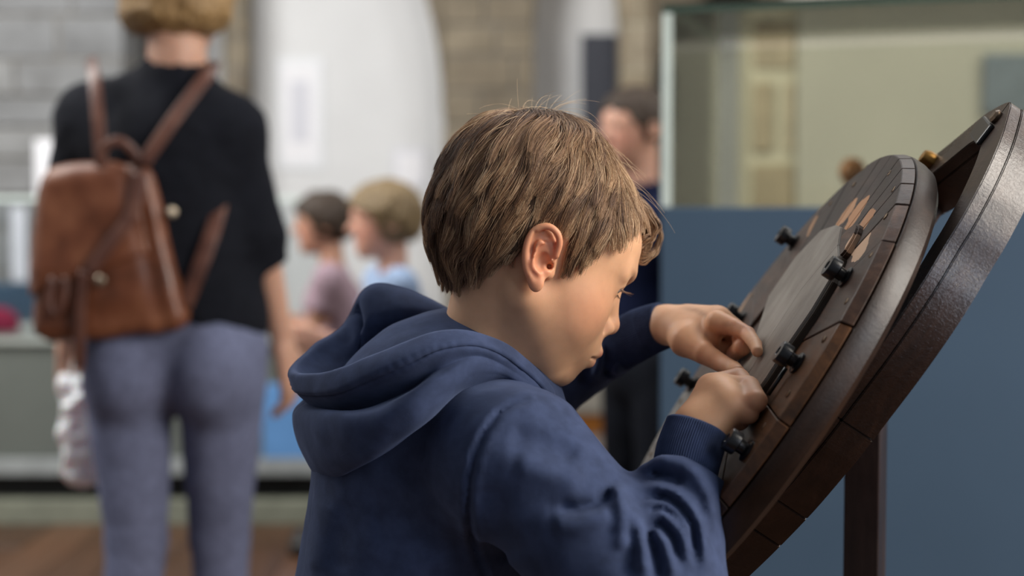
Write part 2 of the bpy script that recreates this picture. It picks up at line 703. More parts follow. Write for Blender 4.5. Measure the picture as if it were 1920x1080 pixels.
# ---- low display case at the left
M_grey = plain('grey_case_paint', '#5f645f', rough=.5, var=.08, scale=4)
cs = empty('display_case', (-1.3, 5.0, 0), 'low grey display case with a light blue panel behind the woman', 'display case')
new_obj('body', box_mesh('body', (-1.0, 0, .235), (.62, .7, .64), .006), M_grey, cs)
new_obj('top_edge', box_mesh('top_edge', (-1.02, -.02, .64), (.64, .72, .66), .004), plain('case_top', '#9aa09a', rough=.4), cs)
new_obj('lower_rail', box_mesh('lower_rail', (-1.01, -.015, .175), (.63, .71, .235), .004), plain('case_rail', '#8f9494', rough=.45), cs)
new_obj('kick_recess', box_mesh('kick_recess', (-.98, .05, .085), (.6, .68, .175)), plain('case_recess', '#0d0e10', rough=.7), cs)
new_obj('plinth', box_mesh('plinth', (-1.02, -.02, 0), (.64, .72, .085), .004), plain('case_plinth', '#777a6c', rough=.6), cs)
new_obj('panel', box_mesh('panel', (.42, -.012, .235), (.60, 0, .50), .003), plain('light_blue_panel', '#5f8fc4', rough=.5, var=.06), cs)
for (x0, y0, x1, y1) in ((-1.0, 0, .62, .006), (-1.0, .694, .62, .7)):
    new_obj('pane', box_mesh('pane', (x0, y0, .66), (x1, y1, 1.145)), M_glass2, cs)
new_obj('edge', box_mesh('edge', (-1.0, -.002, 1.145), (.62, .012, 1.158)), M_gedge, cs)
# blue partition and red cushion at far left
bp = new_obj('blue_partition', box_mesh('blue_partition', (-3.4, 5.85, 0), (X7(118, 5.85), 5.95, .81), .006), plain('partition_blue', '#43607c', rough=.7))
tag(bp, 'low slate blue partition behind the backpack at the far left', 'partition')
P0 = at(-6, 612, 5.3)
cu, cq = sdf_mesh(lambda P: s_ell(P, P0, (.085, .06, .075)) + .004 * vnoise(P * 40, 2), P0 - .12, P0 + .12, .012)
cus = new_obj('red_cushion', np_mesh('red_cushion', cu - np.array([P0[0], P0[1], P0[2]]), cq), plain('crimson_cloth', '#8e0f3c', rough=.8))
cus.location = P0
tag(cus, 'crimson cloth bundle on the case at the far left', 'cushion')
# wooden bench and pale step seen past his shoulder
bn = empty('wooden_bench', (.36, 6.2, 0), 'low pale bench with an orange-brown wooden rail seen past the hoodie shoulder', 'bench')
new_obj('rail', box_mesh('rail', (-.3, 0, .135), (.35, .3, .225), .004), plain('orange_wood', '#7a4a16', rough=.45, var=.2), bn)
new_obj('seat', box_mesh('seat', (-.32, -.02, .225), (.37, .34, .30), .004), plain('bench_grey', '#7b776f', rough=.7), bn)
new_obj('front', box_mesh('front', (-.3, .01, 0), (.35, .3, .135), .004), plain('bench_mauve', '#8d8079', rough=.7), bn)
# ---------------------------------------------------------------- the tilted wooden wheel on its stand
def wood(name, dark, mid, light, along=(60, 8, 60), rough=.38, scratch=.5, bump=.35, spec=.5):
    m = NT(name)
    v = m.coord(along)
    g = m.noise(v, 1.0, 6, .65, .6)
    v2 = m.coord((3, 3, 3))
    n2 = m.noise(v2, 3.0, 5, .6)
    c = m.ramp(g, [(.25, dark), (.5, mid), (.8, light)])
    c2 = m.ramp(n2, [(.3, (.55, .5, .48, 1)), (.7, (1.1, 1.05, 1.0, 1))])
    m.l(m.mix(1.0, c, c2, 'MULTIPLY'), m.b.inputs['Base Color'])
    # fine scratches
    vs_ = m.coord((420, 30, 420), (.3, .2, .5))
    sc = m.noise(vs_, 1.0, 3, .7, 1.2)
    vs2 = m.coord((60, 460, 90), (.1, .6, .2))
    sc2 = m.noise(vs2, 1.0, 3, .7, .8)
    add = m.n('ShaderNodeMath', operation='ADD')
    m.l(sc, add.inputs[0])
    m.l(sc2, add.inputs[1])
    r = m.ramp(n2, [(.3, (rough * .75,) * 3 + (1,)), (.7, (rough * 1.3,) * 3 + (1,))])
    m.l(r, m.b.inputs['Roughness'])
    m.set(Specular_IOR_Level=spec)
    p = m.bump(g, bump, .0006)
    m.bump(add.outputs[0], scratch, .0004, p)
    return m


def board_wood(name, dark, mid, light, patches=()):
    """Wood whose paint has flaked away in irregular patches (u, w, ru, rw) to bare pale wood."""
    m = wood(name, dark, mid, light, rough=.5, scratch=.35)
    base = m.b.inputs['Base Color'].links[0].from_socket
    tc = m.n('ShaderNodeTexCoord')
    sep = m.n('ShaderNodeSeparateXYZ')
    m.l(tc.outputs['Object'], sep.inputs[0])
    nz = m.n('ShaderNodeTexNoise', Scale=55.0, Detail=4.0)
    m.l(tc.outputs['Object'], nz.inputs['Vector'])
    out = base
    for (u, w, ru, rw, ang, col) in patches:
        mp = m.n('ShaderNodeMapping', vector_type='TEXTURE')
        mp.inputs['Location'].default_value = (u, w, 0)
        mp.inputs['Rotation'].default_value = (0, 0, ang)
        mp.inputs['Scale'].default_value = (ru, rw, 1)
        m.l(tc.outputs['Object'], mp.inputs[0])
        ln = m.n('ShaderNodeVectorMath', operation='LENGTH')
        s2 = m.n('ShaderNodeVectorMath', operation='MULTIPLY')
        s2.inputs[1].default_value = (1, 1, 0)
        m.l(mp.outputs[0], s2.inputs[0])
        m.l(s2.outputs[0], ln.inputs[0])
        ad = m.n('ShaderNodeMath', operation='MULTIPLY_ADD')
        m.l(nz.outputs[0], ad.inputs[0])
        ad.inputs[1].default_value = 1.3
        m.l(ln.outputs['Value'], ad.inputs[2])
        lt = m.n('ShaderNodeMath', operation='LESS_THAN')
        m.l(ad.outputs[0], lt.inputs[0])
        lt.inputs[1].default_value = 1.62
        out = m.mix(lt.outputs[0], out, col)
    m.l(out, m.b.inputs['Base Color'])
    return m.mat


W_N = np.array([-0.83478572, 0.01825899, 0.55027213])
W_U = np.array([0.55036388, 0.0, 0.83492491])
W_W = np.cross(W_N, W_U)
W_C = np.array([0.2032, 1.25, 0.9602])
WM = Matrix.Identity(4)
for i_, ax_ in enumerate((W_U, W_W, W_N)):
    for j_ in range(3):
        WM[j_][i_] = ax_[j_]
WM.translation = Vector(W_C)


def on_wheel(px, py, d):
    """Wheel-frame (u, w) of the point at depth d under the wheel's top face seen at a pixel."""
    dd = FW + RT * (px - 960) / F + UP * (540 - py) / F
    o = W_C - W_N * d
    t = ((o - CAM) @ W_N) / (dd @ W_N)
    p = CAM + dd * t - o
    return float(p @ W_U), float(p @ W_W)


STAND = Vector((.341, 1.36, 0))
stand = empty('wheel_stand', STAND, 'tilted wooden wheel with black knobs on a dark curved frame and post', 'wheel stand')
WL = Matrix.Translation(-STAND) @ WM          # wheel frame as seen from the stand
M_dark = board_wood('wood_dark_board', '#241a15', '#33251e', '#4a382d',
                    [(*on_wheel(1586, 402, 0), .017, .016, 0, '#b98a63'), (*on_wheel(1606, 400, 0), .019, .018, 0, '#b8875f'), (*on_wheel(1616, 424, 0), .020, .014, -.3, '#b07f58')])
M_brown = board_wood('wood_brown_board', '#271b14', '#453023', '#664a36',
                     [(*on_wheel(1614, 462, 0), .013, .024, -.25, '#c3a183'), (.155, .125, .02, .006, .8, '#a57a55'), (.04, .205, .03, .006, .2, '#b08a66')])
M_amber = board_wood('wood_amber_board', '#33200f', '#5b3a1c', '#7c5330', [])
M_pale = board_wood('wood_pale_grey_board', '#4c4a47', '#777672', '#9b9b98', [(-.10, .17, .02, .01, .3, '#20201f'), (-.15, .15, .015, .008, .6, '#1d1d1c')])  # far boards in pale grey with dark marks
M_rim = wood('wood_rim', '#170f0b', '#281a12', '#3b281c', (8, 40, 60), rough=.42, scratch=.4, spec=.4).mat
M_ring = wood('wood_frame', '#1a100b', '#2e1d14', '#442d1f', (10, 60, 60), rough=.30, scratch=.55, bump=.2, spec=.6).mat
M_black = plain('black_metal', '#0c0d10', rough=.32, var=.2, spec=.6)
M_steel = plain('old_screw_metal', '#6a5a4a', rough=.45, var=.3, scale=300, metallic=.8)
M_slot = plain('screw_slot', '#120c08', rough=.8)
M_plate = None


def sector(name, a0, a1, r0, r1t, r1b, z0, z1, n=6, gap=.0006, bev=.0006):
    """Annular wedge between angles a0 < a1 (radians); top at z1 with outer radius r1t, bottom z0 with r1b."""
    bm = bmesh.new()
    rows = []
    for (r, z) in ((r0, z0), (r1b, z0), (r1t, z1), (r0, z1)):
        row = []
        for i in range(n + 1):
            g0, g1 = gap / r, gap / r
            a = a0 + g0 + (a1 - g1 - a0 - g0) * i / n
            row.append(bm.verts.new((r * math.cos(a), r * math.sin(a), z)))
        rows.append(row)
    for k in range(4):
        A, Bv = rows[k], rows[(k + 1) % 4]
        for i in range(n):
            bm.faces.new((A[i], Bv[i], Bv[i + 1], A[i + 1]))
    bm.faces.new([rows[k][0] for k in range(3, -1, -1)])
    bm.faces.new([rows[k][n] for k in range(4)])
    bmesh.ops.recalc_face_normals(bm, faces=bm.faces[:])
    sharp = [e for e in bm.edges if len(e.link_faces) == 2 and e.calc_face_angle(0) > .6]
    bmesh.ops.bevel(bm, geom=sharp, offset=bev, segments=1, affect='EDGES')
    me = bpy.data.meshes.new(name)
    bm.to_mesh(me)
    bm.free()
    return me


# drum below the boards
drum = lathe_mesh('drum', [(.02, -.0095), (.2325, -.0095), (.2345, -.0105), (.2352, -.013), (.2352, -.022), (.2335, -.030), (.2290, -.0345), (.2200, -.0360), (.02, -.0360)], 144)
wheel = new_obj('drum', drum, M_rim, stand)
wheel.matrix_local = WL
new_obj('hub_board', lathe_mesh('hub_board', [(.001, -.0094), (.118, -.0094), (.118, -.004), (.001, -.004)], 64), M_brown, wheel)
# radial boards with their joints
joints = [-40, -31.5, -23, -14, -4.5, 5, 15, 25.5, 38, 52, 68, 85, 103, 122, 141, 160, 179, 198, 214, 230, 248, 266.7, 288, 308.3, 320]
rng = random.Random(5)
for a0, a1 in zip(joints[:-1], joints[1:]):
    mid = (a0 + a1) / 2
    if -41 < mid < 34:
        mt = M_dark
    elif 34 <= mid < 96 or 300 < mid:
        mt = M_brown
    elif 96 <= mid < 165:
        mt = M_pale
    elif 240 < mid < 290:
        mt = M_amber
    else:
        mt = M_brown
    dz = rng.uniform(-.0004, .0004)
    o = new_obj('board', sector('board', math.radians(a0), math.radians(a1), .112, .2280 + dz, .2340 + dz, -.0086, dz, n=max(3, int((a1 - a0) / 3))), mt, wheel)
# screws near the outer ends of the boards
screw_me = join_meshes('screw', [lathe_mesh('screw', [(.0001, .0006), (.0022, .0006), (.0030, .0002), (.0032, -.001)], 14), box_mesh('slot', (-.0024, -.0004, .0002), (.0024, .0004, .00075))])
screw_me.materials.append(M_steel)
screw_me.materials.append(M_slot)
for p_ in screw_me.polygons:
    p_.material_index = 1 if p_.index >= len(screw_me.polygons) - 6 else 0
for (u, w) in [(.207, -.055), (.189, -.109), (.163, -.142), (.128, -.178), (.087, -.198), (.054, -.206), (.006, -.209), (-.024, -.201), (-.052, -.205),
               (.2, .06), (.18, .11), (.13, .165), (.07, .195), (.01, .208), (-.06, .2), (-.12, .17), (-.17, .12), (-.1, -.185), (-.15, -.15)]:
    s = new_obj('screw', screw_me, None, wheel)
    s.location = (u, w, .0004)
    s.rotation_euler = (0, 0, rng.uniform(0, 3))


def prism(name, outline, z0, z1, bev=.0008):
    bm = bmesh.new()
    lo = [bm.verts.new((x, y, z0)) for x, y in outline]
    hi = [bm.verts.new((x, y, z1)) for x, y in outline]
    n = len(outline)
    bm.faces.new(lo[::-1])
    bm.faces.new(hi)
    for i in range(n):
        bm.faces.new((lo[i], lo[(i + 1) % n], hi[(i + 1) % n], hi[i]))
    bmesh.ops.recalc_face_normals(bm, faces=bm.faces[:])
    if bev:
        sharp = [e for e in bm.edges if len(e.link_faces) == 2 and e.calc_face_angle(0) > .7]
        bmesh.ops.bevel(bm, geom=sharp, offset=bev, segments=2, affect='EDGES')
    me = bpy.data.meshes.new(name)
    bm.to_mesh(me)
    bm.free()
    return me


# the pale panel let into the middle and clamped by the knobs
mp_ = NT('pale_panel')
v_ = mp_.coord((3, 18, 10))
g_ = mp_.noise(v_, 3.0, 5, .6)
n_ = mp_.noise(mp_.coord(), 22, 4, .6)
mp_.l(mp_.mix(.35, mp_.ramp(g_, [(.3, '#6d655b'), (.7, '#8d877e')]), mp_.ramp(n_, [(.35, '#5a5148'), (.65, '#9b978f')])), mp_.b.inputs['Base Color'])
mp_.set(Roughness=.5)
mp_.bump(n_, .15, .0006)
M_plate = mp_.mat
M_plate2 = plain('pale_panel_light', '#9b9c9d', rough=.5, var=.12, scale=30)
M_edge = plain('panel_edge_dark', '#3a3026', rough=.5, var=.25, scale=40)
H = -.0075   # the panel's top stands this far proud
rp = lambda *ps: [on_wheel(x, y, H) for x, y in ps]
near_e = rp((1574, 452), (1572, 478), (1556, 522), (1520, 582), (1480, 640), (1436, 708), (1390, 772))
far_e = rp((1300, 764), (1345, 690), (1404, 628), (1440, 556), (1492, 480), (1540, 430))
top_e = rp((1566, 421), (1577, 425))
seam = rp((1571, 458), (1500, 545), (1446, 628), (1396, 712), (1350, 776))
def inset(poly, k):
    c = np.mean(np.asarray(poly), 0)
    return [tuple(c + (np.asarray(p) - c) * k) for p in poly]
big = seam[::-1] + [top_e[1], top_e[0]] + far_e[::-1][:3] + [rp((1412, 640))[0]] + rp((1372, 705), (1330, 770))
new_obj('panel', prism('panel', big, -.004, -H - .0002), M_plate, wheel)
thin = [seam[0]] + near_e[1:6] + near_e[6:] + seam[::-1][:-1]
new_obj('panel', prism('panel', thin, -.004, -H), M_plate, wheel)
tri = [far_e[2], far_e[1], far_e[0]] + rp((1324, 770), (1366, 705), (1408, 636))
new_obj('panel', prism('panel', tri, -.004, -H - .0006), M_plate2, wheel)
# rounded wooden tongue above the panel
tg = on_wheel(1590, 436, -.006)
ton = [(tg[0] - .016 + .026 * math.cos(a) * (1 if math.cos(a) > 0 else .5), tg[1] - .004 + .026 * math.sin(a)) for a in np.linspace(0, 2 * math.pi, 24, endpoint=False)]
new_obj('tongue', prism('tongue', ton, -.003, .0058, .002), M_brown, wheel)
# dark strip along the near edge of the panel
strip = near_e[1:] + [(p[0] - .001, p[1] - .004) for p in near_e[1:][::-1]]
new_obj('edge_strip', prism('edge_strip', strip, -.002, .0052), M_edge, wheel)
# black clamping knobs: foot, stem and domed cap
foot_me = lathe_mesh('knob_foot', [(.0001, .0), (.0105, .0), (.0105, .0022), (.0085, .0032), (.0062, .0040), (.0062, .0100)], 28)
cap_me = lathe_mesh('knob_cap', [(.0060, .0095), (.0098, .0098), (.0108, .0108), (.0108, .0185), (.0101, .0198), (.0045, .0200), (.0040, .0190), (.0001, .0190)], 28)
knob_me = join_meshes('knob', [foot_me, cap_me])
smooth(knob_me)
knob_me.set_sharp_from_angle(angle=math.radians(32))
for (px, py) in [(1588, 521), (1497, 682), (1490, 456), (1391, 600), (1300, 722), (1402, 846)]:
    u, w = on_wheel(px, py, 0)
    k = new_obj('knob', knob_me, M_black, wheel)
    k.location = (u, w, .0)
    k.scale = (.86, .86, .92)
# thin rods under the near knobs
for (a, b) in [((1474, 690), (1440, 740))]:
    A, Bp = on_wheel(*a, -.004), on_wheel(*b, -.004)
    new_obj('rod', tube_mesh('rod', [(A[0], A[1], .004), (Bp[0], Bp[1], .004)], .0018, 8), M_black, wheel)

# the larger frame below the wheel, built of curved boards in two layers
D0 = .045
near_px = [(1894.7, 194), (1891, 212), (1880, 249.5), (1866, 285.6), (1844, 333.7), (1822.5, 374.7), (1801, 413), (1772, 460), (1738, 517), (1695, 583), (1640, 661), (1580, 741), (1534, 801.5), (1505, 837.6), (1434.8, 921), (1341, 1020), (1270, 1085)]
near_uw = np.array([on_wheel(x, y, D0) for x, y in near_px])
# circular arc that follows the near edge, closed by a straighter top board and a mirrored far side
top_uw = np.array([on_wheel(x, y, D0) for x, y in [(1888, 191), (1866, 202), (1844, 216), (1800.8, 252), (1760, 285), (1723.7, 310)]])
A_ = np.c_[2 * near_uw, np.ones(len(near_uw))]
sol = np.linalg.lstsq(A_, (near_uw ** 2).sum(1), rcond=None)[0]
cc = sol[:2]
rr = math.sqrt(sol[2] + cc @ cc)
lower = np.array([(cc[0] + rr * math.cos(a), cc[1] + rr * math.sin(a)) for a in np.linspace(math.atan2(*(near_uw[-1] - cc)[::-1]) - .25, -math.pi - .9, 12)])
tdir = (top_uw[-1] - top_uw[0]) / np.linalg.norm(top_uw[-1] - top_uw[0])
far_pts = np.array([top_uw[-1] + tdir * .04, top_uw[-1] + tdir * .075 + np.array([-.03, 0])])
loop = np.vstack([top_uw[::-1], near_uw, lower, far_pts[::-1]])
OUT = catmull(loop, 220, closed=True)
ctr = OUT.mean(0)
tg_ = np.roll(OUT, -1, 0) - np.roll(OUT, 1, 0)
nr_ = np.stack([tg_[:, 1], -tg_[:, 0]], 1)
nr_ /= np.linalg.norm(nr_, axis=1)[:, None]
if ((OUT - ctr) * nr_).sum(1).mean() < 0:
    nr_ = -nr_
for _ in range(30):
    nr_ = (np.roll(nr_, 1, 0) + nr_ * 2 + np.roll(nr_, -1, 0)) / 4
    nr_ /= np.linalg.norm(nr_, axis=1)[:, None]
INN = OUT - nr_ * .034
frame = new_obj('cross_bar', box_mesh('cross_bar', (-.15, .06, -D0 - .038), (.235, .12, -D0 - .013), .003), M_ring, stand)
frame.matrix_local = WL


def frame_piece(name, i0, i1, z0, z1, grow, mat, gap=0):
    ids = [i % 220 for i in range(i0, i1 + 1)]
    o = OUT[ids] + nr_[ids] * grow
    n = INN[ids]
    if gap:
        o = o.copy(); n = n.copy()
        for arr in (o, n):
            t0 = arr[1] - arr[0]; arr[0] += t0 / np.linalg.norm(t0) * gap
            t1 = arr[-2] - arr[-1]; arr[-1] += t1 / np.linalg.norm(t1) * gap
    bm = bmesh.new()
    rows = []
    for k in range(len(ids)):
        rows.append([bm.verts.new((*o[k], z0)), bm.verts.new((*o[k], z1)), bm.verts.new((*n[k], z1)), bm.verts.new((*n[k], z0))])
    for k in range(len(ids) - 1):
        for j in range(4):
            bm.faces.new((rows[k][j], rows[k][(j + 1) % 4], rows[k + 1][(j + 1) % 4], rows[k + 1][j]))
    bm.faces.new(rows[0][::-1])
    bm.faces.new(rows[-1])
    bmesh.ops.recalc_face_normals(bm, faces=bm.faces[:])
    sharp = [e for e in bm.edges if len(e.link_faces) == 2 and e.calc_face_angle(0) > .7]
    bmesh.ops.bevel(bm, geom=sharp, offset=.0009, segments=2, affect='EDGES')
    me = bpy.data.meshes.new(name)
    bm.to_mesh(me)
    bm.free()
    return new_obj(name, me, mat, frame)


def nearest_i(px, py):
    q = np.array(on_wheel(px, py, D0))
    return int(((OUT - q) ** 2).sum(1).argmin())


c1, c2, c3 = nearest_i(1552, 778), nearest_i(1434, 921), nearest_i(1385, 975)
c4 = nearest_i(1893, 192)
cuts = sorted([c1, c2, c3, c4, (c3 + 30) % 220, (c3 + 60) % 220])
for a, b in zip(cuts, cuts[1:] + [cuts[0] + 220]):
    frame_piece('front_layer', a, b, -D0 - .0105, -D0, 0, M_ring, .0003)
cuts2 = sorted([c1, c2, c3, (c3 + 26) % 220, (c3 + 64) % 220, (c3 + 100) % 220])
for a, b in zip(cuts2, cuts2[1:] + [cuts2[0] + 220]):
    frame_piece('back_layer', a, b, -D0 - .040, -D0 - .0112, .0004, M_ring, .0003)
# hidden block that ties the wheel to the frame, and the iron catch on the top board
new_obj('axle', lathe_mesh('axle', [(.03, -.036), (.03, -D0 - .03), (.02, -D0 - .042)], 24), M_ring, frame)
cu, cw = on_wheel(1862, 224, D0)
ct = new_obj('catch', box_mesh('catch', (-.010, -.022, -.001), (.010, .022, .004), .0018), M_black, frame)
ct.location = (cu - .012, cw + .004, -D0)
ct.rotation_euler = (0, 0, -.3)
bx_, by_ = on_wheel(1884, 205, D0)
b_ = new_obj('bolt', lathe_mesh('bolt', [(.0001, .005), (.004, .005), (.006, .003), (.006, -.001)], 16), M_steel, frame)
b_.location = (bx_ - .008, by_ + .004, -D0)
l_ = new_obj('brass_lug', lathe_mesh('brass_lug', [(.0001, .012), (.006, .011), (.008, .006), (.008, -.001)], 18), plain('brass', '#a07840', rough=.35, metallic=.9), frame)
l_.location = (*on_wheel(1748, 304, D0), -D0)

# the stand: square post on a cross foot
M_post = wood('wood_post', '#191110', '#2b1e1b', '#3a2a26', (70, 70, 6), rough=.42, scratch=.3).mat
post = new_obj('post', box_mesh('post', (-.0165, -.022, .06), (.0165, .022, .985), .0012), M_post, stand)
post.rotation_euler = (0, 0, math.radians(-24))
for rz in (0, math.pi / 2):
    ft = new_obj('foot', box_mesh('foot', (-.2, -.03, 0), (.2, .03, .06 if rz == 0 else .0598), .004), M_post, stand)
    ft.rotation_euler = (0, 0, rz)
    ft.location = (.02, .02, 0)
# ---------------------------------------------------------------- the boy
def attr_mat(name, rough=.5, sss=.25, radius=(.010, .004, .002), spec=.4, bump=.12):
    m = NT(name)
    a = m.n('ShaderNodeAttribute', attribute_name='tint')
    v = m.coord()
    n1 = m.noise(v, 60, 4)
    n2 = m.noise(v, 900, 2)
    c = m.mix(1.0, a.outputs['Color'], m.ramp(n1, [(.3, (.93, .90, .89, 1)), (.7, (1.05, 1.04, 1.03, 1))]), 'MULTIPLY')
    m.l(c, m.b.inputs['Base Color'])
    m.set(Roughness=rough, Specular_IOR_Level=spec, Subsurface_Weight=sss, Subsurface_Scale=1.0)
    m.b.inputs['Subsurface Radius'].default_value = radius
    m.bump(n2, bump, .0003)
    return m.mat


M_skin = attr_mat('skin')
TH, PH = math.radians(12), math.radians(25)
H_F = vec(math.cos(TH) * math.cos(PH), math.sin(TH) * math.cos(PH), -math.sin(PH))
H_S = vec(math.sin(TH), -math.cos(TH), 0)
H_U = vec(math.cos(TH) * math.sin(PH), math.sin(TH) * math.sin(PH), math.cos(PH))
H_R = np.stack([H_F, H_S, H_U], 1)          # columns: local axes in world
H_O = at(998, 481, 1.205)


def hl(*p):
    """Head-local millimetres (forward, towards his right, up) to world."""
    return H_O + H_R @ (np.array(p, float) / 1000)


def to_hl(P):
    return ((P - H_O) @ H_R) * 1000


def rot2(a, b, ang):
    """3x3 columns for an ellipsoid turned by ang in the plane of axes a, b."""
    R = np.eye(3)
    c, s = math.cos(ang), math.sin(ang)
    R[a, a], R[b, a], R[a, b], R[b, b] = c, s, -s, c
    return R


EYE = [(62.5, 30.0, 7.0), (62.5, -30.0, 7.0)]
N_LOC = to_hl(at(905, 735, 1.215)[None])[0]


def face_sdf(qs, d):
    """Eyes, nose and mouth worked into the front of the head."""
    E = lambda c, r, R=None: s_ell(qs, vec(*c), r, R)
    # eye hollow, then lids
    d = smax(d, -E((86, 25, 4), (19, 15, 10)), 11)
    eye = vec(EYE[0][0], EYE[0][1], EYE[0][2])
    lid = s_sphere(qs, eye, 13.7)
    d = smin(d, lid, 5)
    d = smin(d, s_cone(qs, eye + vec(9.0, -7, 8.5), eye + vec(5, 11, 8), 3.0, 3.0), 7)
    slit = E((76.0, 31.0, 2.6), (9, 11.8, 3.5), rot2(0, 2, .12))
    d = smax(d, -slit, 2.0)
    # nose
    nose = smin(s_cone(qs, vec(75, 0, 6), vec(85.5, 0, -22), 6.0, 7.6), s_sphere(qs, vec(87.4, 0, -25.5), 7.6), 5)
    nose = smin(nose, E((80.5, 9.0, -28.8), (9, 5.6, 6.2)), 3.5)
    d = smin(d, nose, 8)
    d = smax(d, -E((78, 15.8, -27), (6, 2.0, 6.5)), 4)
    d = smax(d, -E((85, 5.2, -35), (5.0, 2.8, 4.2)), 1.6)
    # lips
    up = s_chain(qs, [vec(86.0, 0, -50.2), vec(83.6, 8, -50.8), vec(75.5, 19, -55.5)], [5.6, 4.9, 2.2], 3)
    lo = s_chain(qs, [vec(82.0, 0, -61.6), vec(80.5, 8, -61.0), vec(75.0, 17, -57.8)], [5.8, 5.1, 2.2], 3)
    d = smin(d, up, 4)
    d = smin(d, lo, 4)
    d = smax(d, -s_chain(qs, [vec(92, 0, -56.3), vec(87, 12, -56.7), vec(77, 21, -57.2)], [1.1, 1.0, .8], 0), 2.2)
    d = smax(d, -s_cone(qs, vec(92.5, 0, -38), vec(95.5, 0, -45), 2.0, 2.6), 4)             # philtrum
    d = smax(d, -E((87, 0, -73), (8, 13, 4.5)), 7)                                         # below lower lip
    return d


def head_sdf(q):
    """q: head-local mm. Face, skull, ears."""
    a = np.abs(q[:, 1])
    qs = np.stack([q[:, 0], a, q[:, 2]], 1)
    E = lambda c, r, R=None: s_ell(qs, vec(*c), r, R)
    d = smin(E((-22, 0, 36), (72, 69, 79)), E((34, 0, 32), (50, 57, 46)), 18)
    d = smin(d, E((12, 0, 24), (60, 66, 60)), 16)
    d = smin(d, E((-30, 0, 6), (55, 57, 44)), 20)
    d = smin(d, E((26, 0, -18), (53, 57, 60)), 22)
    d = smin(d, E((38, 0, -54), (38, 42, 35)), 20)
    d = smin(d, E((36, 30, -26), (32, 29, 32)), 18)            # cheeks
    d = smin(d, E((62, 0, -79), (14, 16, 13)), 15)             # chin
    d = smin(d, s_cone(qs, vec(0, 47, -36), vec(48, 18, -80), 14, 11), 18)    # jaw line
    d = smin(d, E((68, 0, -51), (17, 24, 22)), 14)             # muzzle
    d = smin(d, s_cone(qs, vec(79, 6, 21), vec(64, 36, 19), 8.5, 8.0), 11)    # brow ridge
    m = (q[:, 0] > 40) & (q[:, 2] < 45)
    if m.any():
        d[m] = face_sdf(qs[m], d[m])
    # neck
    d = smin(d, s_cone(q, vec(-14, 0, -32), N_LOC, 40, 46), 18)
    d = smin(d, s_cone(q, vec(-8, 46, -28), N_LOC + vec(28, 12, 5), 8, 10), 16)             # neck muscle
    # ears (both sides by symmetry)
    m = ((qs - EAR_C) ** 2).sum(1) < 52 ** 2
    if m.any():
        d[m] = smin(d[m], ear_sdf(qs[m]), 3.5)
        d[m] = smax(d[m], -s_cone(qs[m], vec(-1, 80, -6), vec(2, 64, -6), 3.4, 2.0), 2.5)
    return d


EAR_C = vec(-8, 71, -1)


def ear_sdf(qs):
    """One outer ear; qs: head-local mm with the sideways axis made positive."""
    # ear-plane axes: along the ear (up-back), across (forward), out
    ea = vec(-.27, .06, .96); ea /= np.linalg.norm(ea)
    eo = vec(-.42, .90, 0); eo = eo - ea * (eo @ ea); eo /= np.linalg.norm(eo)
    ec = np.cross(eo, ea)
    if ec[0] < 0:
        ec = -ec
    L = (qs - EAR_C) @ np.stack([ec, eo, ea], 1) / .90       # (across fwd, out, along)
    ear_pts = [(12, 1, 3), (13.5, 3.0, 14), (10, 5.5, 23), (1, 7.5, 27), (-9, 8.5, 22), (-13.5, 9, 11), (-13.5, 8.5, -2), (-10.5, 7, -13), (-5, 5, -22)]
    P_ = catmull(np.array(ear_pts, float), 29)
    hel = s_chain(L, P_, np.linspace(2.9, 3.5, 29))
    lobe = s_ell(L, vec(-1.0, 3.2, -25), (6.4, 3.4, 7.4))
    plate = s_ell(L, vec(-1.5, 2.0, 1), (13.5, 3.4, 25), np.array(rot2(0, 1, -.28)))
    anti = s_chain(L, catmull(np.array([(2, 7.0, 15), (-5.5, 8.0, 9), (-7.5, 8.6, -1), (-5.5, 7.4, -10), (0, 5.2, -15.5)], float), 15), [2.5] * 15)
    tragus = s_ell(L, vec(9.0, 4.6, -6.5), (3.2, 3.4, 5.6))
    ear = smin(hel, plate, 3.5)
    ear = smin(ear, anti, 3.0)
    ear = smin(ear, lobe, 5)
    ear = smin(ear, tragus, 3.2)
    ear = smax(ear, -s_ell(L, vec(2.2, 6.6, -4.5), (6.6, 8.2, 9.0)), 2.0)
    ear = smax(ear, -s_ell(L, vec(5.6, 3.0, -7), (3.4, 9.0, 4.0)), 1.5)       # concha
    ear = smax(ear, -s_ell(L, vec(-8.2, 10.5, 8), (2.0, 4.0, 13)), 2.0)       # groove inside the helix
    ear = smax(ear, -s_ell(L, vec(3.6, 7.5, 17), (6.6, 6.0, 4.6)), 2.0)
    ear = smin(ear, s_cone(L, vec(4, -9, 10), vec(5, -9, -14), 7.6, 6.6), 5)
    return ear * .90


# hands: chains of (px, py, depth, radius in mm), kept clear of the wheel's surface
def ch(pts, clear=None):
    P, R = [], []
    for x, y, z, r in pts:
        p = at(x, y, z)
        if clear is not None:
            for _ in range(60):
                if (p - W_C) @ W_N > r / 1000 + clear:
                    break
                z -= .003
                p = at(x, y, z)
        P.append(p)
        R.append(r / 1000)
    return P, R


def hand(spec, clear, dz):
    return {k: ch([(x, y, z + dz, r) for x, y, z, r in v], clear) for k, v in spec.items()}


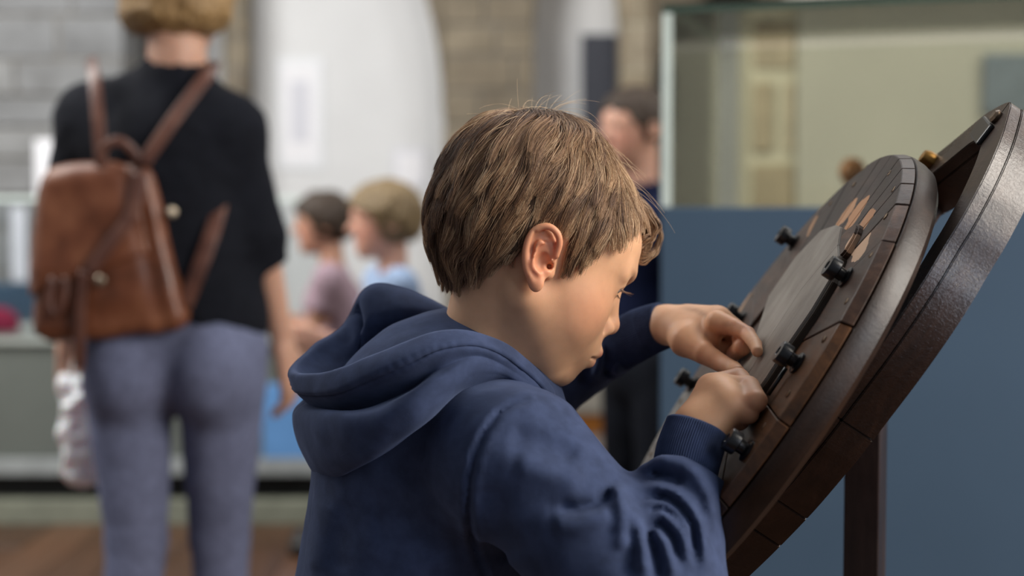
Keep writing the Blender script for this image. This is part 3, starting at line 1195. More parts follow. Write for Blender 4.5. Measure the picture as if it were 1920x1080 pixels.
R_SPEC = {
    'arm': [(1284, 900, 1.086, 17), (1296, 850, 1.091, 17.5), (1310, 806, 1.098, 17.5)],
    'palm1': [(1302, 803, 1.108, 15), (1338, 736, 1.125, 15)],
    'palm2': [(1312, 804, 1.100, 15.5), (1354, 742, 1.108, 15)],
    'palm3': [(1324, 806, 1.094, 14), (1370, 762, 1.093, 14)],
    'index': [(1334, 727, 1.135, 11), (1384, 712, 1.140, 9.5), (1410, 742, 1.133, 8.2), (1390, 754, 1.145, 6.8)],
    'middle': [(1352, 730, 1.120, 11.2), (1402, 728, 1.120, 9.8), (1418, 752, 1.117, 8.4), (1392, 770, 1.13, 6.8)],
    'ring': [(1364, 748, 1.106, 10.5), (1404, 758, 1.104, 8.6), (1404, 776, 1.106, 7.6), (1386, 780, 1.118, 6.6)],
    'little': [(1370, 770, 1.094, 9.5), (1394, 778, 1.094, 7.6), (1388, 790, 1.098, 6.6), (1374, 790, 1.108, 5.6)],
    'thumb': [(1312, 770, 1.135, 13), (1352, 742, 1.15, 9.5), (1385, 758, 1.146, 8)],
}
L_SPEC = {
    'arm': [(1150, 655, 1.38, 14), (1190, 632, 1.365, 14), (1244, 610, 1.345, 13.5)],
    'palm1': [(1246, 605, 1.345, 13), (1290, 597, 1.332, 13), (1340, 598, 1.318, 12)],
    'palm2': [(1248, 610, 1.338, 13), (1300, 618, 1.318, 14.5), (1336, 612, 1.305, 12.5)],
    'palm3': [(1252, 614, 1.332, 12.5), (1292, 636, 1.306, 14.5), (1320, 640, 1.298, 11.5)],
    'index': [(1346, 604, 1.290, 10.5), (1378, 614, 1.275, 7.4), (1402, 626, 1.262, 6.4), (1416, 646, 1.245, 5.6), (1420, 659, 1.240, 4.7)],
    'middle': [(1350, 600, 1.312, 11), (1388, 624, 1.306, 8.8), (1392, 650, 1.300, 7.8), (1376, 664, 1.296, 6.8)],
    'ring': [(1344, 602, 1.326, 10.5), (1374, 630, 1.320, 8.6), (1368, 652, 1.312, 7.6), (1352, 656, 1.308, 6.6)],
    'little': [(1334, 608, 1.336, 9.5), (1356, 636, 1.330, 7.6), (1350, 656, 1.322, 6.6), (1340, 656, 1.316, 5.8)],
    'thumb': [(1284, 640, 1.300, 13), (1320, 662, 1.280, 9.8), (1352, 681, 1.265, 7.8), (1376, 692, 1.255, 6.6), (1384, 697, 1.25, 5.6)],
}
R_CH = hand(R_SPEC, .0015, -.012)
L_CH = hand(L_SPEC, .0085, -.045)


def hand_sdf(P, C):
    palm = smins([s_chain(P, *C[k]) for k in ('palm1', 'palm2', 'palm3')], .012)
    palm = smin(palm, s_chain(P, *C['arm']), .014)
    fing = None
    for k in ('index', 'middle', 'ring', 'little'):
        f_ = s_chain(P, C[k][0], C[k][1], .0012)
        fing = f_ if fing is None else smin(fing, f_, .0022)
    d = smin(palm, fing, .0065)
    return smin(d, s_chain(P, C['thumb'][0], C['thumb'][1], .0015), .009)


# trunk and limbs under the clothes (metres, world)
NECK = at(905, 735, 1.215)
SHO_R, ELB_R, WRI_R = at(968, 872, 1.085), at(1236, 1150, 1.03), at(1306, 810, 1.10)
SHO_L, ELB_L, WRI_L = at(955, 765, 1.375), at(1084, 684, 1.39), at(1236, 612, 1.305)
CHEST = at(850, 905, 1.225)
PELV = vec(CHEST[0] - .10, 1.235, .60)
HIP_R, HIP_L = PELV + vec(.0, -.075, -.02), PELV + vec(.0, .075, -.02)
KNE_R, KNE_L = vec(HIP_R[0] + .03, 1.15, .33), vec(HIP_L[0] + .05, 1.32, .33)
ANK_R, ANK_L = vec(KNE_R[0] - .06, 1.15, .06), vec(KNE_L[0] - .03, 1.33, .06)


def trunk_sdf(P):
    d = s_cone(P, PELV, CHEST, .080, .080)
    d = smin(d, s_cone(P, CHEST, NECK, .078, .040), .03)
    d = smin(d, s_cone(P, SHO_R, CHEST + vec(0, -.03, .03), .034, .05), .02)
    d = smin(d, s_cone(P, SHO_L, CHEST + vec(0, .03, .03), .034, .05), .02)
    for S_, E_, W_ in ((SHO_R, ELB_R, WRI_R), (SHO_L, ELB_L, WRI_L)):
        d = smin(d, s_cone(P, S_, E_, .034, .027), .02)
        d = smin(d, s_cone(P, E_, W_, .025, .017), .008)
    for h_, k_, a_ in ((HIP_R, KNE_R, ANK_R), (HIP_L, KNE_L, ANK_L)):
        d = smin(d, s_cone(P, h_, k_, .07, .048), .03)
        d = smin(d, s_cone(P, k_, a_, .046, .030), .012)
        d = smin(d, s_cone(P, a_ + vec(-.02, 0, -.025), a_ + vec(.12, 0, -.035), .03, .024), .015)
    return d


def lerp3(a, b, t):
    t = np.clip(t, 0, 1)[:, None]
    return a * (1 - t) + b * t


def gauss(q, c, r):
    return np.exp(-(((q - np.array(c)) / np.array(r)) ** 2).sum(1))


def skin_tint(V):
    """Skin colour: redder ears, cheeks and knuckles, lips, brows, plus painted shade between the lips."""
    base = np.array(srgb('#dcab85')[:3])
    col = np.repeat(base[None], len(V), 0)
    q = to_hl(V)
    qa = np.stack([q[:, 0], np.abs(q[:, 1]), q[:, 2]], 1)
    pink = np.array(srgb('#d88d6c')[:3])
    col = lerp3(col, pink, .65 * gauss(qa, (46, 42, -24), (26, 26, 24)))
    col = lerp3(col, np.array(srgb('#d97b5c')[:3]), .65 * gauss(qa, (-9, 80, -2), (22, 16, 34)))
    col = lerp3(col, pink, .35 * gauss(qa, (98, 0, -24), (12, 12, 12)))
    lipc = np.array(srgb('#b9605c')[:3])
    lip = np.maximum(gauss(qa, (88, 0, -51.2), (9, 14, 3.4)), gauss(qa, (86, 0, -61.8), (9, 12, 4.2)))
    col = lerp3(col, lipc, np.clip(lip * 1.4 - .1, 0, 1))
    col = lerp3(col, np.array(srgb('#8d5a48')[:3]), .8 * gauss(qa, (82, 13, -56.7), (8, 12, 1.3)))  # shade in the mouth line, painted into the tint
    brow = np.exp(-((qa[:, 2] - (17.5 + 3.5 * np.sin(np.clip((qa[:, 1] - 10) / 34, 0, 1) * 2.6))) / 3.0) ** 2) * ((qa[:, 1] > 9) & (qa[:, 1] < 45)) * (q[:, 0] > 50)
    brow = brow * np.clip((46 - qa[:, 1]) / 12, 0, 1) * np.clip((qa[:, 1] - 8) / 5, 0, 1)
    col = lerp3(col, np.array(srgb('#8a6042')[:3]), brow * .6 * (.75 + .25 * vnoise(qa / 1.3)))
    for C in (R_CH, L_CH):
        for k in ('index', 'middle', 'ring', 'little', 'thumb'):
            for j in (1, 2):
                r = np.exp(-(((V - C[k][0][j]) ** 2).sum(1)) / (.011 ** 2))
                col = lerp3(col, np.array(srgb('#cf8468')[:3]), .35 * r)
    return np.c_[col, np.ones(len(V))]


boy_base = vec((ANK_R[0] + ANK_L[0]) / 2, 1.24, 0)
boy = empty('person', boy_base, 'boy with short brown hair in a navy hoodie bending over the wooden wheel', 'person')


def head_w(P):
    return head_sdf(to_hl(P)) / 1000


def bounds_pts(pts, m):
    pts = np.array(pts)
    return pts.min(0) - m, pts.max(0) + m


parts_v, parts_q, off = [], [], 0


def add_part(v, q):
    global off
    parts_v.append(v)
    parts_q.append(q + off)
    off += len(v)


lo_, hi_ = bounds_pts([hl(a, b, c) for a in (-110, 120) for b in (-100, 100) for c in (-150, 135)], .01)
hv, hq = sdf_mesh(head_w, lo_, hi_, .0014)
# keep the head above a cut hidden deep in the collar
cut = ((hv - NECK) @ ((hl(0, 0, 0) - NECK) / np.linalg.norm(hl(0, 0, 0) - NECK))) > -.005
keep = cut[hq].all(1)
add_part(hv, hq[keep])
for C in (R_CH, L_CH):
    pts = [p for k in C for p in C[k][0] if k != 'arm'] + [C['arm'][0][-1]]
    lo_, hi_ = bounds_pts(pts, .03)
    add_part(*sdf_mesh(lambda P: hand_sdf(P, C), lo_, hi_, .0014))
lo_, hi_ = bounds_pts([NECK, SHO_R, SHO_L, ELB_R, ELB_L, WRI_R, WRI_L, PELV, KNE_R, KNE_L, ANK_R, ANK_L], .13)
add_part(*sdf_mesh(trunk_sdf, lo_, hi_, .008))
BV, BQ = np.concatenate(parts_v), np.concatenate(parts_q)
used = np.zeros(len(BV), bool)
used[BQ.ravel()] = True
remap = np.cumsum(used) - 1
BV, BQ = BV[used], remap[BQ]
body_me = np_mesh('body', rel(boy, BV), BQ)
set_point_color(body_me, 'tint', skin_tint(BV))
new_obj('body', body_me, M_skin, boy)

# eyes
me_ = NT('eye')
a_ = me_.n('ShaderNodeAttribute', attribute_name='tint')
me_.l(a_.outputs['Color'], me_.b.inputs['Base Color'])
me_.set(Roughness=.08, Specular_IOR_Level=.6)
M_eye = me_.mat
for e in EYE:
    c = hl(*e)
    look = H_F * .80 - H_U * .52 + H_S * (.04 if e[1] > 0 else -.04)
    look /= np.linalg.norm(look)
    n_ = 40
    ph_ = np.linspace(0, math.pi, n_)
    r1 = np.cross(look, vec(0, 0, 1)); r1 /= np.linalg.norm(r1)
    r2 = np.cross(look, r1)
    a = np.linspace(0, 2 * math.pi, 48, endpoint=False)
    v = np.array([c + .0124 * (math.cos(p) * look + math.sin(p) * (math.cos(t) * r1 + math.sin(t) * r2)) for p in ph_ for t in a])
    m_ = np_mesh('eye', rel(boy, v), grid_faces(n_, 48, closed_c=True)[:, ::-1])
    deg = np.degrees(np.repeat(ph_, 48))
    colr = np.where((deg < 11)[:, None], np.array([[.01, .01, .01]]), np.where((deg < 26)[:, None], np.array([[.09, .055, .03]]), np.array([[.62, .55, .50]])))
    set_point_color(m_, 'tint', np.c_[colr, np.ones(len(colr))])
    new_obj('eye', m_, M_eye, boy)
# ---------------------------------------------------------------- the boy's hoodie
def project(P):
    d = P - CAM
    z = d @ FW
    return np.stack([960 + F * (d @ RT) / z, 540 - F * (d @ UP) / z], -1)


def poly_dist(Q, pts):
    """2-D distance of points Q to a polyline and the arc fraction of the nearest point."""
    pts = np.asarray(pts, float)
    best = np.full(len(Q), 1e9)
    frac = np.zeros(len(Q))
    seg = np.linalg.norm(np.diff(pts, axis=0), axis=1)
    acc = np.r_[0, np.cumsum(seg)]
    for i in range(len(pts) - 1):
        a, b = pts[i], pts[i + 1]
        t = np.clip(((Q - a) @ (b - a)) / (seg[i] ** 2), 0, 1)
        d = np.linalg.norm(Q - a - t[:, None] * (b - a), axis=1)
        m = d < best
        best = np.where(m, d, best)
        frac = np.where(m, (acc[i] + t * seg[i]) / acc[-1], frac)
    return best, frac


# fold ridges (+) and hollows (-): amplitude mm, half-width px, polyline
FOLDS = [
    (5.0, 13, [(1210, 872), (1242, 862), (1278, 868), (1308, 890), (1330, 930), (1340, 985)]),
    (-5.5, 11, [(1216, 892), (1240, 892), (1268, 900), (1280, 912)]),
    (5.0, 10, [(1202, 926), (1230, 911), (1263, 921), (1293, 948), (1313, 985), (1322, 1030), (1322, 1080)]),
    (-4.5, 8, [(1212, 938), (1245, 930), (1276, 950), (1298, 985), (1305, 1040)]),
    (4.0, 9, [(1200, 953), (1224, 942), (1254, 947), (1281, 973), (1296, 1010)]),
    (-3.5, 7, [(1212, 960), (1240, 952), (1266, 966), (1284, 996)]),
    (3.8, 9, [(1210, 973), (1239, 962), (1266, 982), (1284, 1012), (1292, 1060)]),
    (-4.0, 8, [(1216, 982), (1240, 984), (1262, 1010), (1272, 1050)]),
    (4.0, 10, [(1222, 992), (1246, 1018), (1258, 1050), (1262, 1085)]),
    (-6.0, 10, [(1212, 985), (1224, 1020), (1234, 1060), (1238, 1090)]),
    (5.0, 12, [(1180, 950), (1196, 985), (1204, 1030), (1206, 1085)]),
    (-7.0, 12, [(1040, 952), (1082, 955), (1118, 946), (1140, 926), (1146, 908)]),
    (6.0, 14, [(1140, 912), (1160, 926), (1166, 950), (1168, 990), (1170, 1040)]),
    (5.0, 20, [(1030, 985), (1080, 982), (1120, 972), (1150, 955)]),
    (-5.0, 24, [(950, 818), (1005, 830), (1045, 846), (1085, 868)]),
    (4.5, 26, [(960, 868), (1010, 880), (1060, 895), (1100, 915)]),
    (-4.0, 20, [(1178, 985), (1180, 1030), (1184, 1085)]),
    (-4.0, 30, [(920, 900), (935, 980), (960, 1060)]),
    (-2.0, 40, [(690, 985), (760, 970), (830, 985)]),
    (2.5, 30, [(615, 930), (600, 1000), (590, 1080)]),
    (-2.2, 26, [(650, 930), (640, 1000), (632, 1080)]),
    (2.0, 34, [(800, 930), (815, 1000), (820, 1080)]),
    # far sleeve
    (4.0, 11, [(1110, 712), (1120, 690), (1128, 660), (1132, 640)]),
    (-5.0, 9, [(1136, 708), (1142, 680), (1146, 650)]),
    (4.0, 10, [(1152, 706), (1160, 680), (1162, 655)]),
    (-4.0, 9, [(1092, 728), (1098, 700), (1108, 670)]),
]
SEAM = [(985, 750), (962, 757), (935, 775), (908, 812), (891, 850), (880, 900), (878, 950), (882, 1000), (895, 1050), (915, 1090)]

T_LO, T_HI = vec(-.096, 1.235, .60), at(838, 820, 1.225)
S_R, E_R, W_R = at(968, 872, 1.085), at(1236, 1150, 1.025), at(1284, 892, 1.076)
S_L, E_L, W_L = at(955, 765, 1.375), at(1084, 684, 1.39), at(1172, 643, 1.33)


def hoodie_sdf(P):
    Q = P * vec(1, .86, 1)
    sc = lambda p: p * vec(1, .86, 1)
    d = s_cone(Q, sc(T_LO), sc(T_HI), .126, .108)
    d = smin(d, s_cone(Q, sc(T_HI), sc(NECK + vec(-.018, 0, -.008)), .085, .050), .05)
    for S_, E_, W_, r in ((S_R, E_R, W_R, (.059, .049, .030)), (S_L, E_L, W_L, (.048, .031, .0235))):
        d = smin(d, s_cone(P, S_, T_HI + vec(.02, (S_[1] - 1.23) * .4, .01), .052, .058), .035)
        ax = (W_ - E_) / np.linalg.norm(W_ - E_)
        fore = smax(s_cone(P, E_, W_ + ax * .03, r[1] - .002, r[2]), (P - W_) @ ax, .012)
        arm = smin(s_cone(P, S_, E_, r[0], r[1]), fore, .018)
        d = smin(d, arm, .022)
    return d


def hoodie_full(P):
    d = hoodie_sdf(P)
    near = np.abs(d) < .03
    if near.any():
        p = P[near]
        px = project(p)
        disp = np.zeros(len(p))
        for amp, wd, pts in FOLDS:
            m = p[:, 1] < 1.17 if pts[0][1] > 742 else p[:, 1] > 1.28
            if not m.any():
                continue
            dd, fr = poly_dist(px[m], pts)
            end = np.clip(np.minimum(fr, 1 - fr) / .18, 0, 1)
            end = end * end * (3 - 2 * end)
            disp[m] += 1.3 * amp / 1000 * np.exp(-(dd / (wd * 1.12)) ** 2) * (.25 + .75 * end)
        m = p[:, 1] < 1.17
        if m.any():
            dd, sf = poly_dist(px[m], SEAM)
            disp[m] += np.clip(sf / .12, 0, 1) * -.0030 * np.exp(-(dd / 5.0) ** 2) + .0012 * np.exp(-((dd - 14) / 7.0) ** 2)
        disp += .0016 * vnoise(p * 22, 3) + .0008 * vnoise(p * 55, 4)
        d[near] -= disp
    return d


M_hood = cloth('navy_fleece', '#39435e', var=.2, weave=1100, fuzz=.35, fuzzcol='#8090b8')
lo_, hi_ = bounds_pts([T_LO + vec(0, 0, .02), S_R, E_R, W_R, E_L, W_L, T_HI, NECK], .0)
lo_ = lo_ - vec(.15, .16, 0)
hi_ = hi_ + vec(.06, .08, .09)
hoV, hoQ = sdf_mesh(hoodie_full, lo_, hi_, .0030)
# open the sleeves at the wrists and the body at hem and neck
hood_obj = new_obj('hoodie', np_mesh('hoodie', rel(boy, hoV), hoQ), M_hood, boy)

# ribbed cuffs
M_rib = cloth('navy_rib_knit', '#3b4662', var=.12, weave=1300, fuzz=.25, fuzzcol='#7f90b8')


def cuff(path, rad, ribs, flat=1.0):
    P = catmull(np.array(path), 30)
    rads = catmull(np.array(rad)[:, None], 30)[:, 0]
    T = np.gradient(P, axis=0)
    T /= np.linalg.norm(T, axis=1)[:, None]
    a = np.cross(T[0], vec(0, 1, 0))
    a /= np.linalg.norm(a)
    n = ribs * 6
    th = np.linspace(0, 2 * np.pi, n, endpoint=False)
    wave = .00048 * np.sign(np.cos(th * ribs)) * np.abs(np.cos(th * ribs)) ** .6
    rows = []
    for i in range(len(P)):
        a = a - T[i] * (a @ T[i])
        a /= np.linalg.norm(a)
        b = np.cross(T[i], a)
        r = rads[i] + wave
        rows.append(P[i] + (r * np.cos(th))[:, None] * a + flat * (r * np.sin(th))[:, None] * b)
    # rolled edge, then the inside
    for k, (dr, dt) in enumerate(((-.0012, .0012), (-.0030, .0012), (-.0042, -.001), (-.0042, -.02))):
        r = rads[-1] + dr + wave * max(0, .6 - k * .3)
        rows.append(P[-1] + T[-1] * dt + (r * np.cos(th))[:, None] * a + flat * (r * np.sin(th))[:, None] * b)
    V = np.concatenate(rows)
    return np_mesh('cuff', rel(boy, V), grid_faces(len(rows), n, closed_c=True))


c_ = new_obj('cuff', cuff([at(1280, 915, 1.075), at(1285, 880, 1.076), at(1293, 845, 1.079), at(1308, 803, 1.085)], [.0232, .0246, .0250, .0246], 84), M_rib, hood_obj)
c_ = new_obj('cuff', cuff([at(1150, 657, 1.345), at(1190, 632, 1.318), at(1215, 620, 1.310), at(1245, 609, 1.300)], [.0225, .0232, .0226, .0212], 72), M_rib, hood_obj)

# the hood lying open on his back: rows run from deep inside over the rim to the underside
G = {
    'I3': [(1018, 748, 1.175), (985, 722, 1.16), (920, 702, 1.15), (860, 702, 1.145), (800, 722, 1.145), (745, 748, 1.155), (695, 762, 1.17), (645, 766, 1.20), (655, 752, 1.225), (692, 738, 1.24), (730, 722, 1.25), (780, 692, 1.255), (840, 672, 1.258), (940, 702, 1.25)],
    'I2': [(1025, 743, 1.168), (985, 702, 1.142), (912, 665, 1.122), (842, 660, 1.112), (775, 682, 1.112), (708, 712, 1.122), (650, 732, 1.148), (596, 738, 1.20), (622, 706, 1.24), (662, 690, 1.262), (690, 655, 1.280), (742, 640, 1.288), (830, 625, 1.278), (935, 675, 1.258)],
    'I1': [(1028, 738, 1.163), (985, 688, 1.132), (905, 640, 1.112), (833, 634, 1.098), (763, 660, 1.096), (693, 690, 1.107), (624, 716, 1.136), (566, 716, 1.20), (600, 675, 1.252), (655, 645, 1.278), (697, 592, 1.278), (752, 588, 1.268), (826, 596, 1.275), (930, 655, 1.262)],
    'R': [(1031, 737, 1.160), (985, 681, 1.128), (905, 632, 1.105), (830, 624, 1.090), (760, 648, 1.088), (690, 677, 1.10), (620, 704, 1.13), (550, 702, 1.20), (588, 656, 1.262), (646, 614, 1.295), (688, 548, 1.300), (742, 543, 1.300), (818, 574, 1.292), (930, 645, 1.268)],
    'O1': [(1024, 745, 1.154), (972, 690, 1.117), (903, 652, 1.090), (830, 654, 1.074), (765, 682, 1.072), (697, 711, 1.086), (622, 738, 1.12), (556, 727, 1.20), (588, 682, 1.272), (648, 640, 1.310), (692, 575, 1.316), (750, 570, 1.318), (825, 600, 1.312), (930, 665, 1.28)],
    'O2': [(1017, 750, 1.150), (962, 697, 1.114), (893, 668, 1.090), (825, 692, 1.080), (775, 730, 1.098), (700, 763, 1.122), (628, 770, 1.155), (577, 752, 1.20), (605, 715, 1.272), (655, 680, 1.312), (700, 640, 1.322), (760, 630, 1.325), (835, 640, 1.318), (930, 690, 1.285)],
    'O3': [(1010, 752, 1.148), (955, 700, 1.112), (884, 682, 1.084), (815, 716, 1.066), (760, 750, 1.064), (696, 777, 1.076), (622, 784, 1.110), (552, 778, 1.20), (590, 760, 1.285), (650, 740, 1.325), (710, 700, 1.332), (770, 680, 1.332), (840, 670, 1.322), (930, 700, 1.288)],
    'O4': [(1005, 753, 1.148), (950, 702, 1.112), (878, 702, 1.084), (811, 750, 1.064), (757, 792, 1.064), (692, 836, 1.076), (628, 858, 1.112), (562, 836, 1.20), (610, 830, 1.285), (665, 800, 1.322), (720, 755, 1.330), (780, 720, 1.330), (845, 695, 1.322), (930, 712, 1.288)],
    'O5': [(1000, 754, 1.150), (948, 706, 1.118), (870, 724, 1.092), (803, 781, 1.074), (750, 822, 1.074), (690, 862, 1.088), (642, 888, 1.125), (598, 894, 1.20), (645, 868, 1.275), (690, 835, 1.31), (740, 790, 1.318), (795, 750, 1.318), (850, 715, 1.312), (930, 722, 1.285)],
    'O6': [(1000, 758, 1.165), (952, 708, 1.14), (876, 722, 1.118), (811, 776, 1.105), (760, 815, 1.105), (702, 853, 1.118), (656, 876, 1.15), (622, 880, 1.20), (690, 850, 1.255), (720, 825, 1.285), (765, 790, 1.295), (810, 760, 1.295), (860, 730, 1.295), (930, 735, 1.275)],
}
ctrl = np.array([[at(*p) for p in G[k]] for k in ('I3', 'I2', 'I1', 'R', 'O1', 'O2', 'O3', 'O4', 'O5', 'O6')])
NR, NCOL = 108 + 1, 14 * 16
cols = np.stack([catmull(ctrl[i], NCOL, closed=True) for i in range(len(ctrl))])
HG = np.stack([catmull(cols[:, j], NR) for j in range(NCOL)], 1)          # (NR, NCOL, 3)
du = np.gradient(HG, axis=0)
dv = np.gradient(HG, axis=1)
nrm_ = np.cross(du, dv)
nrm_ /= np.linalg.norm(nrm_, axis=2)[..., None] + 1e-9
t_row = np.linspace(0, 9, NR)[:, None]
sgn = 1.0 if (nrm_[int(NR * .66), 16 * 4] @ vec(0, -1, 0)) > 0 else -1.0
nrm_ *= sgn
jj = np.arange(NCOL)[None, :]
stitch = .5 + .5 * np.sign(np.sin(jj * 1.6))
disp_ = .0014 * ((t_row > 3.0) & (t_row < 3.95)) - .0016 * np.exp(-((t_row - 4.02) / .06) ** 2) * (.75 + .25 * stitch)
disp_ = disp_ + .0008 * np.exp(-((t_row - 3.86) / .05) ** 2) * stitch
disp_ = disp_ + .0012 * vnoise((HG.reshape(-1, 3)) * 40, 8).reshape(NR, NCOL) + .0020 * vnoise((HG.reshape(-1, 3)) * 16, 9).reshape(NR, NCOL)
# centre seam down the hood's back
seam_k = np.minimum(np.abs(jj - 16 * 7), NCOL - np.abs(jj - 16 * 7))
disp_ = disp_ - .0030 * np.exp(-(seam_k / 1.3) ** 2) * (t_row > 3.2)
# inner centre-back seam crease on the far panel
inner = np.abs(jj - 16 * 9.55)
disp_ = disp_ - .0060 * np.exp(-(inner / 2.0) ** 2) * (t_row < 2.9) * (t_row > .3)
HG = HG + nrm_ * disp_[..., None]
hq_ = grid_faces(NR, NCOL, closed_c=True)
if sgn < 0:
    hq_ = hq_[:, ::-1]
hm = np_mesh('hood', rel(boy, HG.reshape(-1, 3)), hq_)
ho = new_obj('hood', hm, M_hood, hood_obj)
so = ho.modifiers.new('thickness', 'SOLIDIFY')
so.thickness = .0025
so.offset = -1

# trousers and shoes, below the frame
M_trouser = cloth('dark_denim', '#2a3140', weave=900)


def trouser_sdf(P):
    d = s_cone(P, PELV + vec(0, 0, -.03), PELV + vec(0, 0, .06), .108, .108)
    for h_, k_, a_ in ((HIP_R, KNE_R, ANK_R), (HIP_L, KNE_L, ANK_L)):
        d = smin(d, s_cone(P, h_, k_, .085, .062), .03)
        d = smin(d, s_cone(P, k_, a_ + vec(0, 0, .02), .062, .048), .012)
    return d + .0015 * vnoise(P * 30, 5)


lo_, hi_ = bounds_pts([PELV, KNE_R, KNE_L, ANK_R, ANK_L], .13)
lo_[2] = .03
tv, tq = sdf_mesh(trouser_sdf, lo_, hi_, .007)
new_obj('trousers', np_mesh('trousers', rel(boy, tv), tq), M_trouser, boy)
M_shoe = plain('trainer_leather', '#2b2d33', rough=.5)
for a_ in (ANK_R, ANK_L):
    g0 = vec(a_[0], a_[1], 0)
    fs = lambda P: smax(smin(s_cone(P, g0 + vec(-.03, 0, .035), g0 + vec(.13, 0, .028), .040, .034), s_cone(P, g0 + vec(-.02, 0, .04), g0 + vec(0, 0, .075), .04, .038), .03), -(P[:, 2] - .001), .004)
    v, q = sdf_mesh(fs, g0 + vec(-.1, -.07, -.01), g0 + vec(.2, .07, .13), .006)
    new_obj('shoe', np_mesh('shoe', rel(boy, v), q), M_shoe, boy)
# ---------------------------------------------------------------- the boy's hair
HL_F = [-200, -61, -44, -30, -24, -20, -16, 4, 8, 12, 17, 24, 30, 37, 44, 50, 60, 72, 85, 200]
HL_U = [-52, -50, -38, -18, -6, 20, 27, 27, 16, 3, -1, 5, 17, 27, 40, 52, 58, 62, 64, 64]


HL_F2 = [-200, -61, -44, -30, -24, -20, -16, 4, 8, 12, 17, 24, 30, 37, 43, 48, 54, 60, 80, 200]
HL_U2 = [-52, -50, -38, -18, -6, 20, 27, 27, 16, 3, -1, 5, 17, 27, 46, 66, 77, 80, 82, 82]


def hairline(q):
    a = np.interp(q[:, 0], HL_F, HL_U)
    b = np.interp(q[:, 0], HL_F2, HL_U2)
    w = np.clip((np.abs(q[:, 1]) - 10) / 10, 0, 1)
    return a * (1 - w) + b * w


def scalp_sdf(q):
    a = np.abs(q[:, 1])
    qs = np.stack([q[:, 0], a, q[:, 2]], 1)
    d = smin(s_ell(qs, vec(-22, 0, 36), (72, 69, 79)), s_ell(qs, vec(34, 0, 32), (50, 57, 46)), 18)
    d = smin(d, s_ell(qs, vec(12, 0, 24), (60, 66, 60)), 16)
    d = smin(d, s_ell(qs, vec(-30, 0, 6), (55, 57, 44)), 20)
    d = smin(d, s_ell(qs, vec(26, 0, -18), (53, 57, 60)), 22)
    d = smin(d, s_cone(q, vec(-14, 0, -32), N_LOC, 40, 46), 18)
    return d


def grad(fn, q, e=.5):
    d0 = fn(q)
    g = np.stack([fn(q + np.eye(3)[i] * e) - d0 for i in range(3)], 1) / e
    return d0, g / (np.linalg.norm(g, axis=1)[:, None] + 1e-9)


R_ = np.random.RandomState(11)
hloc = to_hl(hv)
inside = (hloc[:, 2] > hairline(hloc)) & (np.abs(scalp_sdf(hloc)) < 2.5)
# thin under-layer on the scalp
m_q = inside[hq].all(1)
cap_v = hloc.copy()
_, cg = grad(scalp_sdf, hloc)
cap_h = np.clip((hloc[:, 2] - hairline(hloc)) / 12, 0, 1)
cap_v = cap_v + cg * (.4 + 4.0 * cap_h)[:, None]
usedc = np.zeros(len(hv), bool)
usedc[hq[m_q].ravel()] = True
mapc = np.cumsum(usedc) - 1
cap_w = H_O + (cap_v[usedc] / 1000) @ H_R.T
mh = NT('hair_under')
vv = mh.coord((1, 1, .18))
nn = mh.noise(vv, 260, 3)
mh.l(mh.ramp(nn, [(.3, '#2d2119'), (.7, '#4d3a2a')]), mh.b.inputs['Base Color'])
mh.set(Roughness=.7, Specular_IOR_Level=.2)
hair = new_obj('hair', np_mesh('hair', rel(boy, cap_w), mapc[hq[m_q]]), mh.mat, boy)

CROWN = vec(-46, -6, 110)


def flow(q, jit):
    a = q - CROWN
    a /= np.linalg.norm(a, axis=1)[:, None] + 1e-6
    w = np.clip((np.abs(q[:, 1]) - 18) / 40, 0, 1)
    w = np.maximum(w, np.clip((60 - q[:, 2]) / 50, 0, 1) * np.clip((40 - q[:, 0]) / 40, 0, 1))
    w = (w * w * (3 - 2 * w) * .85)[:, None]
    front = np.clip((q[:, 0] - 25) / 40, 0, 1)[:, None]
    g = np.array([[-.06, 0, -1.0]]) * (1 - front) + np.array([[.30, .10, -1.0]]) * front
    d = a * (1 - w) + g * w
    return d + jit


def strands(roots, n_pts, length, lift, clump_id, clump_amt, seed, curl=0.0):
    """Grow strands over the scalp; roots (N, 3) head-local mm."""
    N = len(roots)
    rs = np.random.RandomState(seed)
    q = roots.copy()
    out = [q.copy()]
    j0 = rs.normal(0, .085, (N, 3))
    d0, g = grad(scalp_sdf, q)
    for i in range(1, n_pts):
        t = i / (n_pts - 1)
        sw = np.stack([vnoise(q / 17 + 3.1, 21), vnoise(q / 17 + 9.7, 22), vnoise(q / 17 + 5.2, 23)], 1) * .30
        d = flow(q, j0 + sw + curl * np.stack([vnoise(q / 7, 31), vnoise(q / 7, 32), vnoise(q / 7, 33)], 1) * t)
        dd, g = grad(scalp_sdf, q)
        d = d - g * (d * g).sum(1)[:, None]
        d /= np.linalg.norm(d, axis=1)[:, None] + 1e-9
        q = q + d * (length / (n_pts - 1))[:, None]
        dd, g = grad(scalp_sdf, q)
        want = lift * (1 - (1 - t) ** 2.2)
        want = want * (1 - .18 * t * t)
        q = q + g * (want - dd)[:, None]
        out.append(q.copy())
    S = np.stack(out, 1)
    if clump_id is not None:
        tt = np.linspace(0, 1, n_pts)[None, :, None]
        guide = S[clump_id]
        S = S + (guide - S) * (clump_amt[:, None, None] * tt ** 1.1)
    return S


